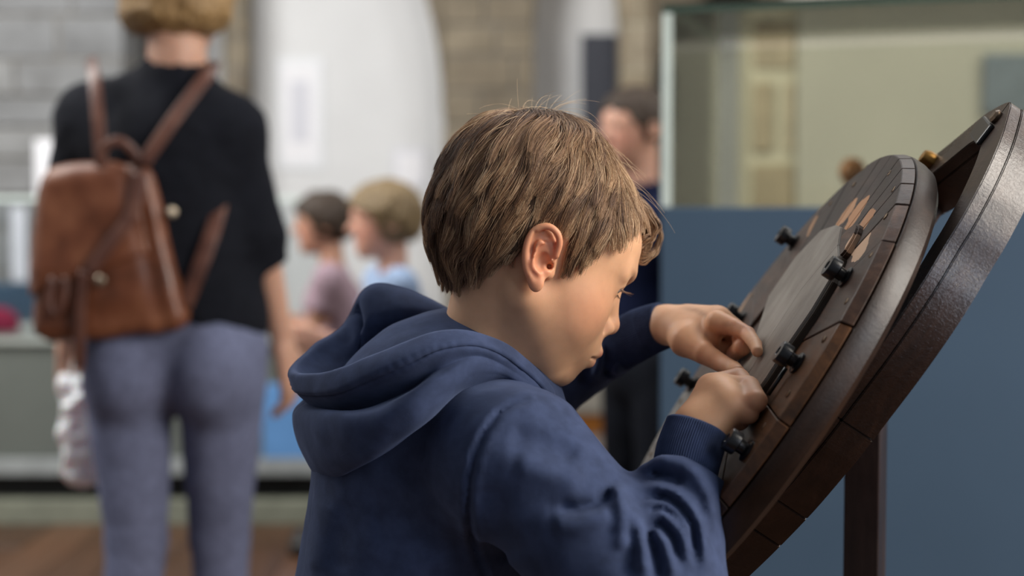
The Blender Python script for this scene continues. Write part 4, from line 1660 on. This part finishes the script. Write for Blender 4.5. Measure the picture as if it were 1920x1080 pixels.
cand = np.nonzero(inside)[0]
NS = 34000
roots = hloc[R_.choice(cand, NS)] + R_.normal(0, .8, (NS, 3))
e0 = np.clip((roots[:, 2] - hairline(roots)) / 34, 0, 1)
roots = roots[R_.rand(NS) < .35 + .65 * np.clip(e0 / .25, 0, 1)]
NS = len(roots)
edge = np.clip((roots[:, 2] - hairline(roots)) / 34, 0, 1)
top = np.clip((roots[:, 2] - 55) / 50, 0, 1)
frontness = np.clip((roots[:, 0] - 30) / 40, 0, 1)
back = np.clip((-roots[:, 0] - 30) / 50, 0, 1)
length = (11 + 31 * edge + 22 * top) * R_.uniform(.75, 1.12, NS)
mid = np.clip((24 - roots[:, 1]) / 16, 0, 1)
length = length + 12 * frontness * np.clip((roots[:, 2] - 40) / 30, 0, 1) * mid
length = length * (1 - .62 * frontness * (1 - mid))
lift = (2.2 + 7.0 * edge + 5.0 * top + 5.0 * back * edge + 4.0 * frontness * edge) * R_.uniform(.55, 1.08, NS)
# clumps: nearest of a set of guide strands
NG = 480
gid = R_.choice(NS, NG, replace=False)
cid = np.empty(NS, int)
for c in np.array_split(np.arange(NS), 24):
    dist = ((roots[c][:, None] - roots[gid][None]) ** 2).sum(-1)
    cid[c] = gid[dist.argmin(1)]
lift[:] = lift * .55 + lift[cid] * .45
amt = R_.uniform(.60, .96, NS)
amt[R_.rand(NS) < .10] = .1
curl_amt = .22
S1 = strands(roots, 12, length, lift, cid, amt, 5, curl_amt)
# loose flyaway hairs around the crown and outline
NF = 90
fr = hloc[R_.choice(cand[hloc[cand, 2] > 88], NF)]
S2 = strands(fr, 12, R_.uniform(40, 75, NF), R_.uniform(12, 20, NF), None, None, 6, .3)
tt = np.linspace(0, 1, 12)
S2 += (tt[None, :, None] ** 1.6) * (R_.normal(0, 6, (NF, 1, 3)) + np.array([0, 0, 5.0]))
# a few upright hairs at the crown
NU = 44
ur = CROWN + R_.normal(0, 12, (NU, 3))
_, ug = grad(scalp_sdf, ur)
ur = ur - ug * scalp_sdf(ur)[:, None]
dirs = ug * R_.uniform(.5, 1.0, (NU, 1)) + R_.normal(0, .45, (NU, 3)) + np.array([.5, 0, 0])
S3 = ur[:, None] + dirs[:, None] * (tt[None, :, None] * R_.uniform(20, 38, (NU, 1, 1))) + np.array([.7, .1, -.6]) * (tt[None, :, None] ** 2.2) * R_.uniform(6, 30, (NU, 1, 1))
# the fringe: a curling tuft that stands forward of the brow
NT_ = 1500
side = R_.uniform(-34, 24, NT_)
side_c = np.round(side / 4.5) * 4.5 + R_.normal(0, .9, NT_)
lean = np.random.RandomState(8).uniform(.72, 1.06, 40)[(np.round(side / 4.5).astype(int) + 20) % 40] * R_.uniform(.93, 1.05, NT_)
base_path = np.array([(50, 0, 83), (62, 0, 84.5), (76, 0, 80), (87, 0, 73), (93.5, 0, 63), (94, 0, 52), (89.5, 0, 43.5), (84.5, 0, 40.5)], float)
bp = catmull(base_path, 12)
S4 = np.repeat(bp[None], NT_, 0)
k_ = tt[None, :]
S4[:, :, 1] = side[:, None] * (1 - .6 * k_) + side_c[:, None] * (.6 * k_) + 5 * np.sin(k_ * 4 + side_c[:, None] * .9) * k_
S4[:, :, 0] = 62 + (S4[:, :, 0] - 62) * (lean[:, None] * (1 - .0045 * np.abs(side_c[:, None]) * k_)) - .006 * (side_c[:, None] ** 2)
S4[:, :, 2] = 80 + (S4[:, :, 2] - 80) * (lean[:, None] ** 1.5) - .012 * (side_c[:, None] ** 2)
S4 += R_.normal(0, .5, (NT_, 1, 3)) + np.stack([vnoise(S4.reshape(-1, 3) / 6, 41 + i).reshape(NT_, 12) for i in range(3)], -1) * (3.6 * k_[..., None])
ALL = np.concatenate([S1, S2, S3, S4])
W_all = H_O + (ALL / 1000) @ H_R.T - np.array(boy.location)
rad = np.linspace(1, .35, 12)[None] * np.r_[R_.uniform(.00011, .00022, NS), np.full(NF, .00015), np.full(NU, .00015), R_.uniform(.00012, .00024, NT_)][:, None]
hc = bpy.data.hair_curves.new('hair_strands')
hc.add_curves([12] * len(ALL))
hc.attributes['position'].data.foreach_set('vector', np.ascontiguousarray(W_all.reshape(-1, 3), np.float32).ravel())
ra = hc.attributes.get('radius') or hc.attributes.new('radius', 'FLOAT', 'POINT')
ra.data.foreach_set('value', np.ascontiguousarray(rad, np.float32).ravel())
tone = np.clip(.5 + .35 * (R_.rand(NS) - .5) * 2 + .30 * (np.random.RandomState(3).rand(NS)[cid] - .5) * 2 + .25 * frontness - .1 * back, 0, 1)
tone = np.r_[tone, np.full(NF + NU, 1.0), R_.uniform(.15, .9, NT_)]
ta = hc.attributes.new('tone', 'FLOAT', 'CURVE')
ta.data.foreach_set('value', tone.astype(np.float32))
mm = NT('hair')
ti = mm.n('ShaderNodeAttribute', attribute_name='tone')
inf = mm.n('ShaderNodeHairInfo')
c0 = mm.ramp(ti.outputs['Fac'], [(.0, '#4a3427'), (.35, '#7d5d46'), (.65, '#ad8966'), (1.0, '#e3c6a2')])
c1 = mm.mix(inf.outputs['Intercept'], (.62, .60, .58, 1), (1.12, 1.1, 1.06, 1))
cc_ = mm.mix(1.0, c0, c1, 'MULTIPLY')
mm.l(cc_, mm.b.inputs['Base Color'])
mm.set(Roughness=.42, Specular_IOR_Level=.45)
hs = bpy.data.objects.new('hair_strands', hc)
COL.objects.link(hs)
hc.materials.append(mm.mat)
hs.parent = hair
tag(hs, None, None, None, 'stuff')
# eyelashes of the near eye
ey = vec(*EYE[0])
lash = []
for k in np.linspace(0, 1, 26):
    yv = (k - .5) * 21
    b0 = ey + vec(math.sqrt(max(13.8 ** 2 - yv ** 2 - 3.0 ** 2, 1)) - .4, yv, -2.2 - 1.2 * (2 * k - 1) ** 2)
    L_ = 9.0 * R_.uniform(.8, 1.15)
    d_ = vec(.95, (k - .5) * .5, -.28 + R_.normal(0, .06))
    s_ = np.linspace(0, 1, 6)[:, None]
    lash.append(b0 + d_ * L_ * s_ + vec(.1, 0, .9) * L_ * .35 * s_ ** 2)
for k in np.linspace(0, 1, 14):
    yv = (k - .5) * 19
    b0 = ey + vec(math.sqrt(max(13.4 ** 2 - yv ** 2 - 7.5 ** 2, 1)) - .2, yv, -7.8)
    s_ = np.linspace(0, 1, 6)[:, None]
    lash.append(b0 + vec(.8, (k - .5) * .4, -.6) * 4.0 * s_)
lash = np.array(lash)
lw = H_O + (lash / 1000) @ H_R.T - np.array(boy.location)
lc = bpy.data.hair_curves.new('lashes')
lc.add_curves([6] * len(lash))
lc.attributes['position'].data.foreach_set('vector', np.ascontiguousarray(lw.reshape(-1, 3), np.float32).ravel())
ra = lc.attributes.get('radius') or lc.attributes.new('radius', 'FLOAT', 'POINT')
rr_ = np.full((40, 1), .00022) * np.linspace(1, .3, 6)[None]
ra.data.foreach_set('value', np.ascontiguousarray(rr_, np.float32).ravel())
lo_obj = bpy.data.objects.new('lashes', lc)
COL.objects.link(lo_obj)
lc.materials.append(plain('lash', '#6b4c38', rough=.5))
lo_obj.parent = hair
tag(lo_obj, None, None, None, 'stuff')
# ---------------------------------------------------------------- the woman and the children behind
def rotz(a):
    c, s = math.cos(a), math.sin(a)
    return np.array([[c, -s, 0], [s, c, 0], [0, 0, 1.0]])


def mini_head(q, r):
    """Simple head in its own frame: x forward, y left, z up; r = half head height (m)."""
    a = np.abs(q[:, 1])
    s = np.stack([q[:, 0], a, q[:, 2]], 1) / r
    E = lambda c, rr: s_ell(s, vec(*c), rr)
    d = smin(E((-.06, 0, .22), (.88, .70, .76)), E((.26, 0, -.28), (.52, .52, .68)), .25)
    d = smin(d, E((.52, 0, -.78), (.20, .20, .18)), .2)
    d = smin(d, s_cone(s, vec(.74, 0, .02), vec(.92, 0, -.24), .07, .10), .1)
    d = smin(d, s_cone(s, vec(.72, .06, .18), vec(.58, .4, .16), .1, .1), .12)
    d = smax(d, -E((.88, .28, .02), (.2, .16, .1)), .1)
    d = smin(d, s_cone(s, vec(.70, 0, -.46), vec(.64, .14, -.48), .08, .05), .06)
    d = smin(d, s_cone(s, vec(.68, 0, -.57), vec(.62, .12, -.55), .08, .05), .06)
    d = smin(d, smax(E((-.12, .74, -.04), (.17, .09, .30)), -E((-.08, .84, -.04), (.08, .08, .18)), .05), .06)
    return d * r


def finger_set(wr, d, side, up, L):
    """Relaxed hand: palm and five bent fingers. wr wrist, d along hand, side thumbward, up back of hand."""
    ch_ = []
    pe = wr + d * .42 * L
    for k, (o, ln) in enumerate(((.16, .42), (.05, .48), (-.06, .44), (-.16, .34))):
        a = pe + side * o * L
        b = a + (d * .9 - up * .3) * ln * L * .55
        c = b + (d * .6 - up * .8) * ln * L * .5
        ch_.append(([wr + side * o * .5 * L, a, b, c], [.095 * L, .075 * L, .055 * L, .042 * L]))
    t0 = wr + d * .12 * L + side * .12 * L
    t1 = t0 + (d * .5 + side * .8) * .24 * L
    ch_.append(([t0, t1, t1 + (d * .9 + side * .1) * .22 * L], [.08 * L, .065 * L, .05 * L]))
    return ch_


def make_person(label, base, face, H, J, mats, hair_fn=None, group=None, res=.009, top_pad=.012, sleeve=(.5, 1.0), hem=.50, leg_pad=.014, head_tilt=0.0, head_r=None, name='person', trouser_fn=None, top_fn=None):
    """J: dict of world joints: head, neck, sho, elb, wri (each R, L), hip, kne, ank, chest, pelv."""
    skin, topm, trm, hairm, shoem = mats
    root = empty(name, base, label, 'person', group)
    R = rotz(face)
    if head_tilt:
        c, s = math.cos(head_tilt), math.sin(head_tilt)
        R = R @ np.array([[c, 0, s], [0, 1, 0], [-s, 0, c]])
    hr = head_r or H * .072
    k = H / 1.6
    fwd = R @ vec(1, 0, 0)
    lft = rotz(face) @ vec(0, 1, 0)

    def head(P):
        return mini_head((P - J['head']) @ R, hr)
    hands = []
    for i in (0, 1):
        w, e = J['wri'][i], J['elb'][i]
        d = (w - e) / np.linalg.norm(w - e)
        up = lft * (-1 if i == 0 else 1)
        up = up - d * (up @ d)
        up /= np.linalg.norm(up)
        side = np.cross(d, up) * (1 if i == 0 else -1)
        if side @ rotz(face) @ vec(1, 0, 0) < 0:
            side = -side
        hands += finger_set(w, d, side, up, .19 * k)

    def limb(P, pad):
        d = s_cone(P, J['pelv'], J['chest'], .105 * k + pad, .11 * k + pad)
        Q = P
        d = smin(d, s_cone(Q, J['chest'], J['neck'], .10 * k + pad, .05 * k + pad * .6), .06 * k)
        for i in (0, 1):
            d = smin(d, s_cone(P, J['sho'][i], J['chest'] + (J['sho'][i] - J['chest']) * .3, .048 * k + pad, .08 * k + pad), .05 * k)
            d = smin(d, s_cone(P, J['sho'][i], J['elb'][i], .046 * k + pad, .036 * k + pad), .03 * k)
        return d

    def arms_low(P, pad):
        d = None
        for i in (0, 1):
            e = s_cone(P, J['elb'][i], J['wri'][i], .036 * k + pad, .024 * k + pad)
            d = e if d is None else np.minimum(d, e)
        return d

    def legs(P, pad):
        d = s_cone(P, J['pelv'] + vec(0, 0, -.06 * k), J['pelv'] + vec(0, 0, .03 * k), .115 * k + pad, .105 * k + pad)
        for i in (0, 1):
            d = smin(d, s_cone(P, J['hip'][i], J['kne'][i], .082 * k + pad, .052 * k + pad), .03 * k)
            d = smin(d, s_cone(P, J['kne'][i], J['ank'][i], .052 * k + pad, .036 * k + pad), .012 * k)
        return d

    def body(P):
        d = smin(head(P), s_cone(P, J['head'] + R @ vec(-.25, 0, -.4) * hr, J['neck'], .052 * k, .055 * k), .02 * k)
        d = smin(d, limb(P, -.006), .02 * k)
        d = smin(d, arms_low(P, -.002), .02 * k)
        d = np.minimum(d, legs(P, -.006) if trouser_fn is None else trouser_fn(P) + .022)
        for c_, r_ in hands:
            d = smin(d, s_chain(P, c_, r_), .008 * k)
        return d
    allp = [J['head'], J['neck'], J['pelv'], J['chest']] + J['sho'] + J['elb'] + J['wri'] + J['kne'] + J['ank']
    lo, hi = bounds_pts(allp, .2 * k)
    hi[2] = J['head'][2] + hr * 1.3
    lo[2] = .01
    v, q = sdf_mesh(body, lo, hi, res)
    me = np_mesh('body', rel(root, v), q)
    qh = ((v - J['head']) @ R) / hr
    base_c = np.array(srgb(skin)[:3])
    col = np.repeat(base_c[None], len(v), 0)
    col = lerp3(col, np.array([.55, .2, .15]), .4 * gauss(np.c_[qh[:, 0], np.abs(qh[:, 1]), qh[:, 2]], (.6, .4, -.3), (.35, .3, .3)))
    col = lerp3(col, np.array([.06, .035, .02]), .8 * gauss(np.c_[qh[:, 0], np.abs(qh[:, 1]), qh[:, 2]], (.72, .3, .03), (.2, .14, .05)))
    col = lerp3(col, np.array([.42, .12, .10]), .7 * gauss(qh, (.75, 0, -.52), (.2, .2, .08)))
    set_point_color(me, 'tint', np.c_[col, np.ones(len(v))])
    new_obj('body', me, M_skin, root)
    # garments
    sl = sleeve[0]
    def top(P):
        d = limb(P, top_pad)
        if sl > .5:
            for i in (0, 1):
                t = (sl - .5) * 2
                e_ = J['elb'][i] + (J['wri'][i] - J['elb'][i]) * t
                ax = (J['wri'][i] - J['elb'][i]) / np.linalg.norm(J['wri'][i] - J['elb'][i])
                c_ = s_cone(P, J['elb'][i], e_ + ax * .03, .036 * k + top_pad, .034 * k + top_pad)
                d = smin(d, smax(c_, (P - e_) @ ax, .008), .012)
        else:
            for i in (0, 1):
                e_ = J['sho'][i] + (J['elb'][i] - J['sho'][i]) * sl * 2
                ax = (J['elb'][i] - J['sho'][i]) / np.linalg.norm(J['elb'][i] - J['sho'][i])
                inner = s_sphere(P, J['elb'][i], .06 * k) 
                d = smax(d, -smax(s_cone(P, e_, J['elb'][i] + ax * .1, .09 * k, .09 * k), -((P - e_) @ ax), .004), .004)
        if top_fn:
            d = top_fn(P, d)
        d = smax(d, -(P[:, 2] - hem), .01)
        # neck opening
        d = smax(d, -s_cone(P, J['neck'] + vec(0, 0, .012), J['neck'] + vec(0, 0, .1), .058 * k, .075 * k), .008)
        return d + .004 * vnoise(P * 14, 7) + .002 * vnoise(P * 40, 9)
    v, q = sdf_mesh(top, lo, hi, res)
    new_obj('top', np_mesh('top', rel(root, v), q), topm, root)
    def trs(P):
        d = legs(P, leg_pad) if trouser_fn is None else trouser_fn(P)
        d = smax(d, P[:, 2] - (hem + (.05 if trouser_fn is None else .20)), .01)
        d = smax(d, -(P[:, 2] - .05), .01)
        return d + .002 * vnoise(P * 25, 12)
    v, q = sdf_mesh(trs, lo, hi, res * 1.1)
    new_obj('trousers', np_mesh('trousers', rel(root, v), q), trm, root)
    for i in (0, 1):
        g0 = vec(J['ank'][i][0], J['ank'][i][1], 0)
        f3 = rotz(face) @ vec(1, 0, 0)
        fs = lambda P: smax(smin(s_cone(P, g0 - f3 * .03 + vec(0, 0, .035), g0 + f3 * .14 + vec(0, 0, .028), .04, .034), s_cone(P, g0 + vec(0, 0, .04), g0 + vec(0, 0, .08), .042, .04), .03), -(P[:, 2] - .001), .004)
        v, q = sdf_mesh(fs, g0 - vec(.22, .22, .01), g0 + vec(.22, .22, .14), .012)
        new_obj('shoe', np_mesh('shoe', rel(root, v), q), shoem, root)
    if hair_fn:
        def hs_(P):
            qq = ((P - J['head']) @ R) / hr
            return hair_fn(qq) * hr + .006 * vnoise(P * 45, 3) + .003 * vnoise(P * 110, 4)
        v, q = sdf_mesh(hs_, J['head'] - hr * 1.8, J['head'] + hr * 1.8, res * .7)
        new_obj('hair', np_mesh('hair', rel(root, v), q), hairm, root)
    return root


def hair_mat(name, a, b, c):
    m = NT(name)
    n = m.noise(m.coord((1, 1, .25)), 160, 4, .65)
    m.l(m.ramp(n, [(.3, a), (.5, b), (.75, c)]), m.b.inputs['Base Color'])
    m.set(Roughness=.5, Specular_IOR_Level=.35)
    m.bump(n, .8, .004)
    return m.mat


def short_hair(q):
    s = np.stack([q[:, 0], np.abs(q[:, 1]), q[:, 2]], 1)
    d = s_ell(s, vec(-.10, 0, .26), (.98, .80, .84))
    cut = s_ell(s, vec(.66, 0, -.42), (.72, .9, .92))          # face
    d = smax(d, -cut, .08)
    d = smax(d, -(q[:, 2] + .28 + .5 * np.clip(q[:, 0] + .3, 0, 1)), .1)
    return d


def bob_hair(q):
    s = np.stack([q[:, 0], np.abs(q[:, 1]), q[:, 2]], 1)
    d = smin(s_ell(s, vec(-.10, 0, .22), (1.06, .92, .92)), s_ell(s, vec(-.22, 0, -.30), (.86, .90, .52)), .25)
    d = smax(d, -s_ell(s, vec(.70, 0, -.5), (.62, .72, 1.1)), .1)
    return smax(d, -(q[:, 2] + .72), .1)


def kid_hair(q):
    s = np.stack([q[:, 0], np.abs(q[:, 1]), q[:, 2]], 1)
    d = smin(s_ell(s, vec(-.08, 0, .24), (1.02, .86, .88)), s_ell(s, vec(-.35, 0, -.12), (.62, .74, .5)), .2)
    d = smax(d, -s_ell(s, vec(.72, 0, -.36), (.62, .95, .80)), .08)
    return smax(d, -(q[:, 2] + .55), .1)


M_black_knit = cloth('black_knit', '#14161d', weave=700, fuzz=.1, fuzzcol='#303848')
M_grey_tr = cloth('grey_blue_trousers', '#666b84', weave=900, var=.08, fuzz=.1)
M_shoe2 = plain('shoe_dark', '#1b1a1a', rough=.5)

# --- the woman with the backpack, seen from behind (faces away, a little to the right)
YW = 2.85
w_at = lambda x, y, d=0.0: at(x, y, YW + d)
JW = dict(head=w_at(338, -6, .03), neck=w_at(332, 112, .0), chest=w_at(318, 300, .03), pelv=w_at(322, 650, .02),
          sho=[w_at(432, 248, .02), w_at(168, 225, .05)], elb=[w_at(488, 445, .03), w_at(118, 430, .08)], wri=[w_at(532, 650, .10), w_at(128, 655, .16)],
          hip=[w_at(408, 700, .02), w_at(240, 700, .02)], kne=[w_at(412, 1010, .05), w_at(258, 1010, -.06)],
          ank=[vec(w_at(405, 1010)[0], YW + .06, .07), vec(w_at(250, 1010)[0], YW - .12, .07)])


def woman_trousers(P):
    d = s_ell(P, w_at(328, 655, .03), (.178, .125, .125))
    d = smin(d, s_ell(P, w_at(405, 690, -.02), (.095, .115, .125)), .03)      # buttocks
    d = smin(d, s_ell(P, w_at(245, 695, -.02), (.092, .115, .12)), .03)
    for (hx, kx, ax_, ky, ay) in ((415, 412, 405, .05, .06), (242, 256, 250, -.03, -.1)):
        h_, k_ = w_at(hx, 730, .0), w_at(kx, 1010, ky)
        a_ = vec(w_at(ax_, 1010)[0], YW + ay, .08)
        d = smin(d, s_cone(P, h_, k_, .088, .060), .02)
        d = smin(d, s_cone(P, k_, a_, .060, .048), .012)
    # waistband rise on her right side
    d = smin(d, s_cone(P, w_at(395, 640, .02), w_at(330, 640, .02), .10, .10), .04)
    return d


def woman_top(P, d):
    # loose hem flaring over the hips on the right
    d = smin(d, s_cone(P, w_at(350, 380, .02), w_at(395, 600, .02), .115, .118), .05)
    d = smin(d, s_cone(P, w_at(310, 300, .02), w_at(300, 520, .02), .125, .13), .05)
    d = smin(d, s_cone(P, w_at(420, 238, .02), w_at(335, 185, .03), .056, .062), .05)
    d = smin(d, s_cone(P, w_at(180, 215, .04), w_at(320, 180, .03), .056, .062), .05)
    d = smin(d, s_cone(P, w_at(400, 270, .02), w_at(215, 260, .03), .075, .075), .06)
    pl = (P - w_at(430, 612)) @ (vec(.25, 0, 1) / np.linalg.norm(vec(.25, 0, 1)))
    return smax(d, -pl, .008)


woman = make_person('woman in black top and grey trousers seen from behind, wearing a brown backpack', (JW['pelv'][0], YW, 0), math.radians(80), 1.64, JW,
                    ('#c49a84', M_black_knit, M_grey_tr, hair_mat('blond_hair', '#5d452c', '#8d7048', '#c9a777'), M_shoe2), bob_hair,
                    res=.0085, top_pad=.014, sleeve=(.62,), hem=.80, head_r=.118, trouser_fn=woman_trousers, top_fn=woman_top)
ring_e = new_obj('earring', lathe_mesh('earring', [(.0001, .008), (.006, .006), (.008, 0), (.006, -.006), (.0001, -.008)], 14), plain('pearl', '#e8e8ea', rough=.2), woman)
ring_e.location = rel(woman, w_at(283, 52, -.02))

# --- brown leather backpack
def leather(name, a, b, c):
    m = NT(name)
    v = m.coord()
    n = m.noise(v, 14, 5, .6)
    m.l(m.ramp(n, [(.3, a), (.5, b), (.75, c)]), m.b.inputs['Base Color'])
    m.l(m.ramp(n, [(.3, (.30,) * 3 + (1,)), (.7, (.48,) * 3 + (1,))]), m.b.inputs['Roughness'])
    m.bump(m.noise(v, 240, 3), .3, .001)
    return m.mat


M_lea = leather('brown_leather', '#4d2c1c', '#6d3f29', '#86553a')
M_lea2 = leather('brown_leather_dark', '#442a22', '#5d3b30', '#76503f')
M_brass = plain('buckle_metal', '#8d8272', rough=.35, metallic=.8)
bk = lambda x, y, d=0.0: at(x, y, YW - .135 + d)
pack_base = bk(205, 615)
pack = empty('backpack', (pack_base[0], YW - .12, pack_base[2]), 'brown leather backpack with flap and straps on the woman in black', 'backpack')
B_C = bk(204, 474, .045)
TILT = math.radians(-4)
R_B = np.array([[math.cos(TILT), 0, math.sin(TILT)], [0, 1, 0], [-math.sin(TILT), 0, math.cos(TILT)]])


def pack_sdf(P):
    q = (P - B_C) @ R_B
    z = q[:, 2]
    wd = .130 - .16 * np.clip(z, -.2, .2) - .02 * np.clip((-z - .12) / .04, 0, 1) ** 2
    s = np.stack([q[:, 0] * .142 / wd, q[:, 1] * (1 + .9 * np.clip(z + .02, 0, .2)), z], 1)
    d = s_box(s, vec(0, 0, 0), (.142, .058, .164), r=.028) * .85
    d = d + .006 * np.exp(-((q[:, 0] - .085 + .15 * z) / .018) ** 2) * (q[:, 1] < 0)
    return d + .004 * vnoise(P * 18, 5)


v, q = sdf_mesh(pack_sdf, B_C - vec(.2, .1, .2), B_C + vec(.2, .1, .2), .006)
new_obj('bag', np_mesh('bag', rel(pack, v), q), M_lea, pack)


def flap_sdf(P):
    q_ = (P - B_C) @ R_B
    d = np.abs(pack_sdf(P) - .005) - .0035
    # flap outline: top down to a slanting lower edge
    lim = -.045 + .28 * (q_[:, 0] + .05)
    d = smax(d, -(q_[:, 2] - lim), .006)
    d = smax(d, q_[:, 0] - (.092 - .1 * q_[:, 2]), .006)
    d = smax(d, q_[:, 1] - .03, .006)
    return d


v, q = sdf_mesh(flap_sdf, B_C - vec(.2, .1, .2), B_C + vec(.2, .1, .2), .005)
new_obj('flap', np_mesh('flap', rel(pack, v), q), M_lea, pack)


def strap(name, pts, w, mat=M_lea2, th=.006, nrm=(0, -1, 0.1)):
    P = catmull(np.array(pts), 24)
    return new_obj(name, ribbon_mesh(name, rel(pack, P), vec(*nrm), w, th), mat, pack)


strap('shoulder_strap', [w_at(170, 110, -.02), w_at(177, 145, -.082), w_at(184, 220, -.120), w_at(190, 310, -.135)], .024)
strap('shoulder_strap', [w_at(402, 118, -.02), w_at(385, 145, -.078), w_at(325, 225, -.125), w_at(266, 310, -.14)], .026)
strap('lower_strap', [w_at(412, 385, -.06), w_at(400, 430, -.105), w_at(375, 500, -.125), w_at(345, 575, -.125)], .030)
strap('handle', [bk(190, 312, 0), bk(192, 280, -.005), bk(222, 264, -.012), bk(250, 285, -.005), bk(262, 316, 0)], .018)
strap('flap_strap', [bk(262, 322, -.018), bk(248, 400, -.030), bk(205, 460, -.036), bk(168, 512, -.036)], .026)
strap('hanging_strap', [bk(158, 508, -.036), bk(152, 570, -.034), bk(150, 640, -.03), bk(148, 690, -.02)], .020)
strap('tie_loop', [bk(100, 520, -.03), bk(92, 570, -.036), bk(105, 590, -.036), bk(120, 560, -.036), bk(122, 520, -.034)], .012)
bu = new_obj('buckle', lathe_mesh('buckle', [(.0001, .007), (.007, .006), (.010, .003), (.010, -.004)], 20), M_brass, pack)
bu.location = rel(pack, bk(188, 526, -.04))
bu.rotation_euler = (math.pi / 2, 0, 0)
bu = new_obj('side_stud', lathe_mesh('side_stud', [(.0001, .007), (.008, .006), (.011, .002), (.011, -.006)], 20), M_brass, pack)
bu.location = rel(pack, bk(322, 398, 0))
bu.rotation_euler = (math.pi / 2, 0, .5)

# --- shiny plastic bag in her left hand
PB = w_at(160, 805, .12)


def plastic(P):
    q_ = P - PB
    z = q_[:, 2]
    wx = .050 + .018 * np.clip(-z / .1, -1, 1)
    q2 = np.stack([(q_[:, 0] + .25 * z) * .06 / wx, q_[:, 1], z], 1)
    d = s_box(q2, vec(0, 0, 0), (.06, .035, .115), r=.03) * .8
    return d + .010 * vnoise(P * 22, 4) + .006 * vnoise(P * 60, 6)


v, q = sdf_mesh(plastic, PB - .16, PB + .16, .006)
mpb = NT('plastic_film')
mpb.set(Roughness=.15, Specular_IOR_Level=.8, Subsurface_Weight=.3)
mpb.b.inputs['Base Color'].default_value = (.93, .96, 1, 1)
pbo = new_obj('plastic_bag', np_mesh('plastic_bag', v - PB, q), mpb.mat)
pbo.location = PB
tag(pbo, 'shiny white plastic bag hanging from the hand of the woman in black', 'bag')
hnd = tube_mesh('bag_handle', catmull(np.array([vec(-.02, 0, .1), vec(-.025, 0, .13), vec(-.01, .0, .155), vec(0, 0, .13), vec(.01, 0, .1)]), 14), .004, 8)
new_obj('bag_handle', hnd, mpb.mat, pbo)

# --- two children in front of the white wall
def child(label, px, y, top_z, face, hair_fn, hairm, topm, trm, skin, arms, head_r, lean=0.0, sleeve=.3):
    X = (px - 960) * y / F
    H = top_z
    k = H / 1.6
    f = rotz(face) @ vec(1, 0, 0)
    l = rotz(face) @ vec(0, 1, 0)
    B0 = vec(X, y, 0)
    off = f * lean
    J = dict(head=B0 + off * 1.5 + vec(0, 0, H - head_r * 1.02), neck=B0 + off * 1.0 - f * .01 + vec(0, 0, H - head_r * 2.35), chest=B0 + off * .6 + vec(0, 0, H * .68), pelv=B0 + vec(0, 0, H * .50),
             sho=[B0 + off * .9 - l * .185 * k + vec(0, 0, H * .765), B0 + off * .9 + l * .185 * k + vec(0, 0, H * .765)])
    J['elb'] = [J['sho'][i] + f * arms[i][0] * k + l * arms[i][1] * k + vec(0, 0, arms[i][2] * k) for i in (0, 1)]
    J['wri'] = [J['elb'][i] + f * arms[i][3] * k + l * arms[i][4] * k + vec(0, 0, arms[i][5] * k) for i in (0, 1)]
    J['hip'] = [J['pelv'] - l * .08 * k - vec(0, 0, .04 * k), J['pelv'] + l * .08 * k - vec(0, 0, .04 * k)]
    J['kne'] = [B0 - l * .085 * k + f * .02 + vec(0, 0, H * .27), B0 + l * .085 * k + f * .02 + vec(0, 0, H * .27)]
    J['ank'] = [B0 - l * .09 * k + vec(0, 0, .06), B0 + l * .09 * k + vec(0, 0, .06)]
    return make_person(label, tuple(B0), face, H, J, (skin, topm, trm, hairm, M_shoe2), hair_fn, res=.011, top_pad=.014, sleeve=(sleeve,), hem=H * .48, head_r=head_r)


down = (-.02, 0, -.27, .06, 0, -.22)
pocket_r = (-.05, -.03, -.25, .05, .12, -.15)
pocket_l = (-.05, .03, -.25, .05, -.12, -.15)
bent = (.08, -.02, -.22, .20, .05, .04)
child('child with dark hair in a pink top behind the blond child', 640, 4.6, 1.168, math.radians(185), kid_hair, hair_mat('dark_brown_hair', '#1e1611', '#33271d', '#4b3a2b'),
      cloth('pink_shirt', '#a08a94', weave=600), cloth('grey_kid_trousers', '#3d4048', weave=600), '#b98f78', [bent, bent], .100, .04)
child('blond child in a pale blue shirt behind the boy', 750, 3.9, 1.185, math.radians(195), kid_hair, hair_mat('blond_kid_hair', '#55452f', '#786547', '#9c8665'),
      cloth('pale_blue_shirt', '#93a6c2', weave=600), cloth('kid_jeans', '#3a465a', weave=600), '#d0a18b', [down, bent], .104, .03)
child('standing boy in a navy sweater and dark trousers beside the glass showcase', 1213, 4.0, 1.445, math.radians(212), short_hair, hair_mat('brown_hair_dark', '#1d150f', '#33261b', '#4a3929'),
      cloth('navy_sweater', '#131b36', weave=600), cloth('black_trousers', '#15181f', weave=600), '#c79a84', [pocket_r, pocket_l], .108, .035, .95)
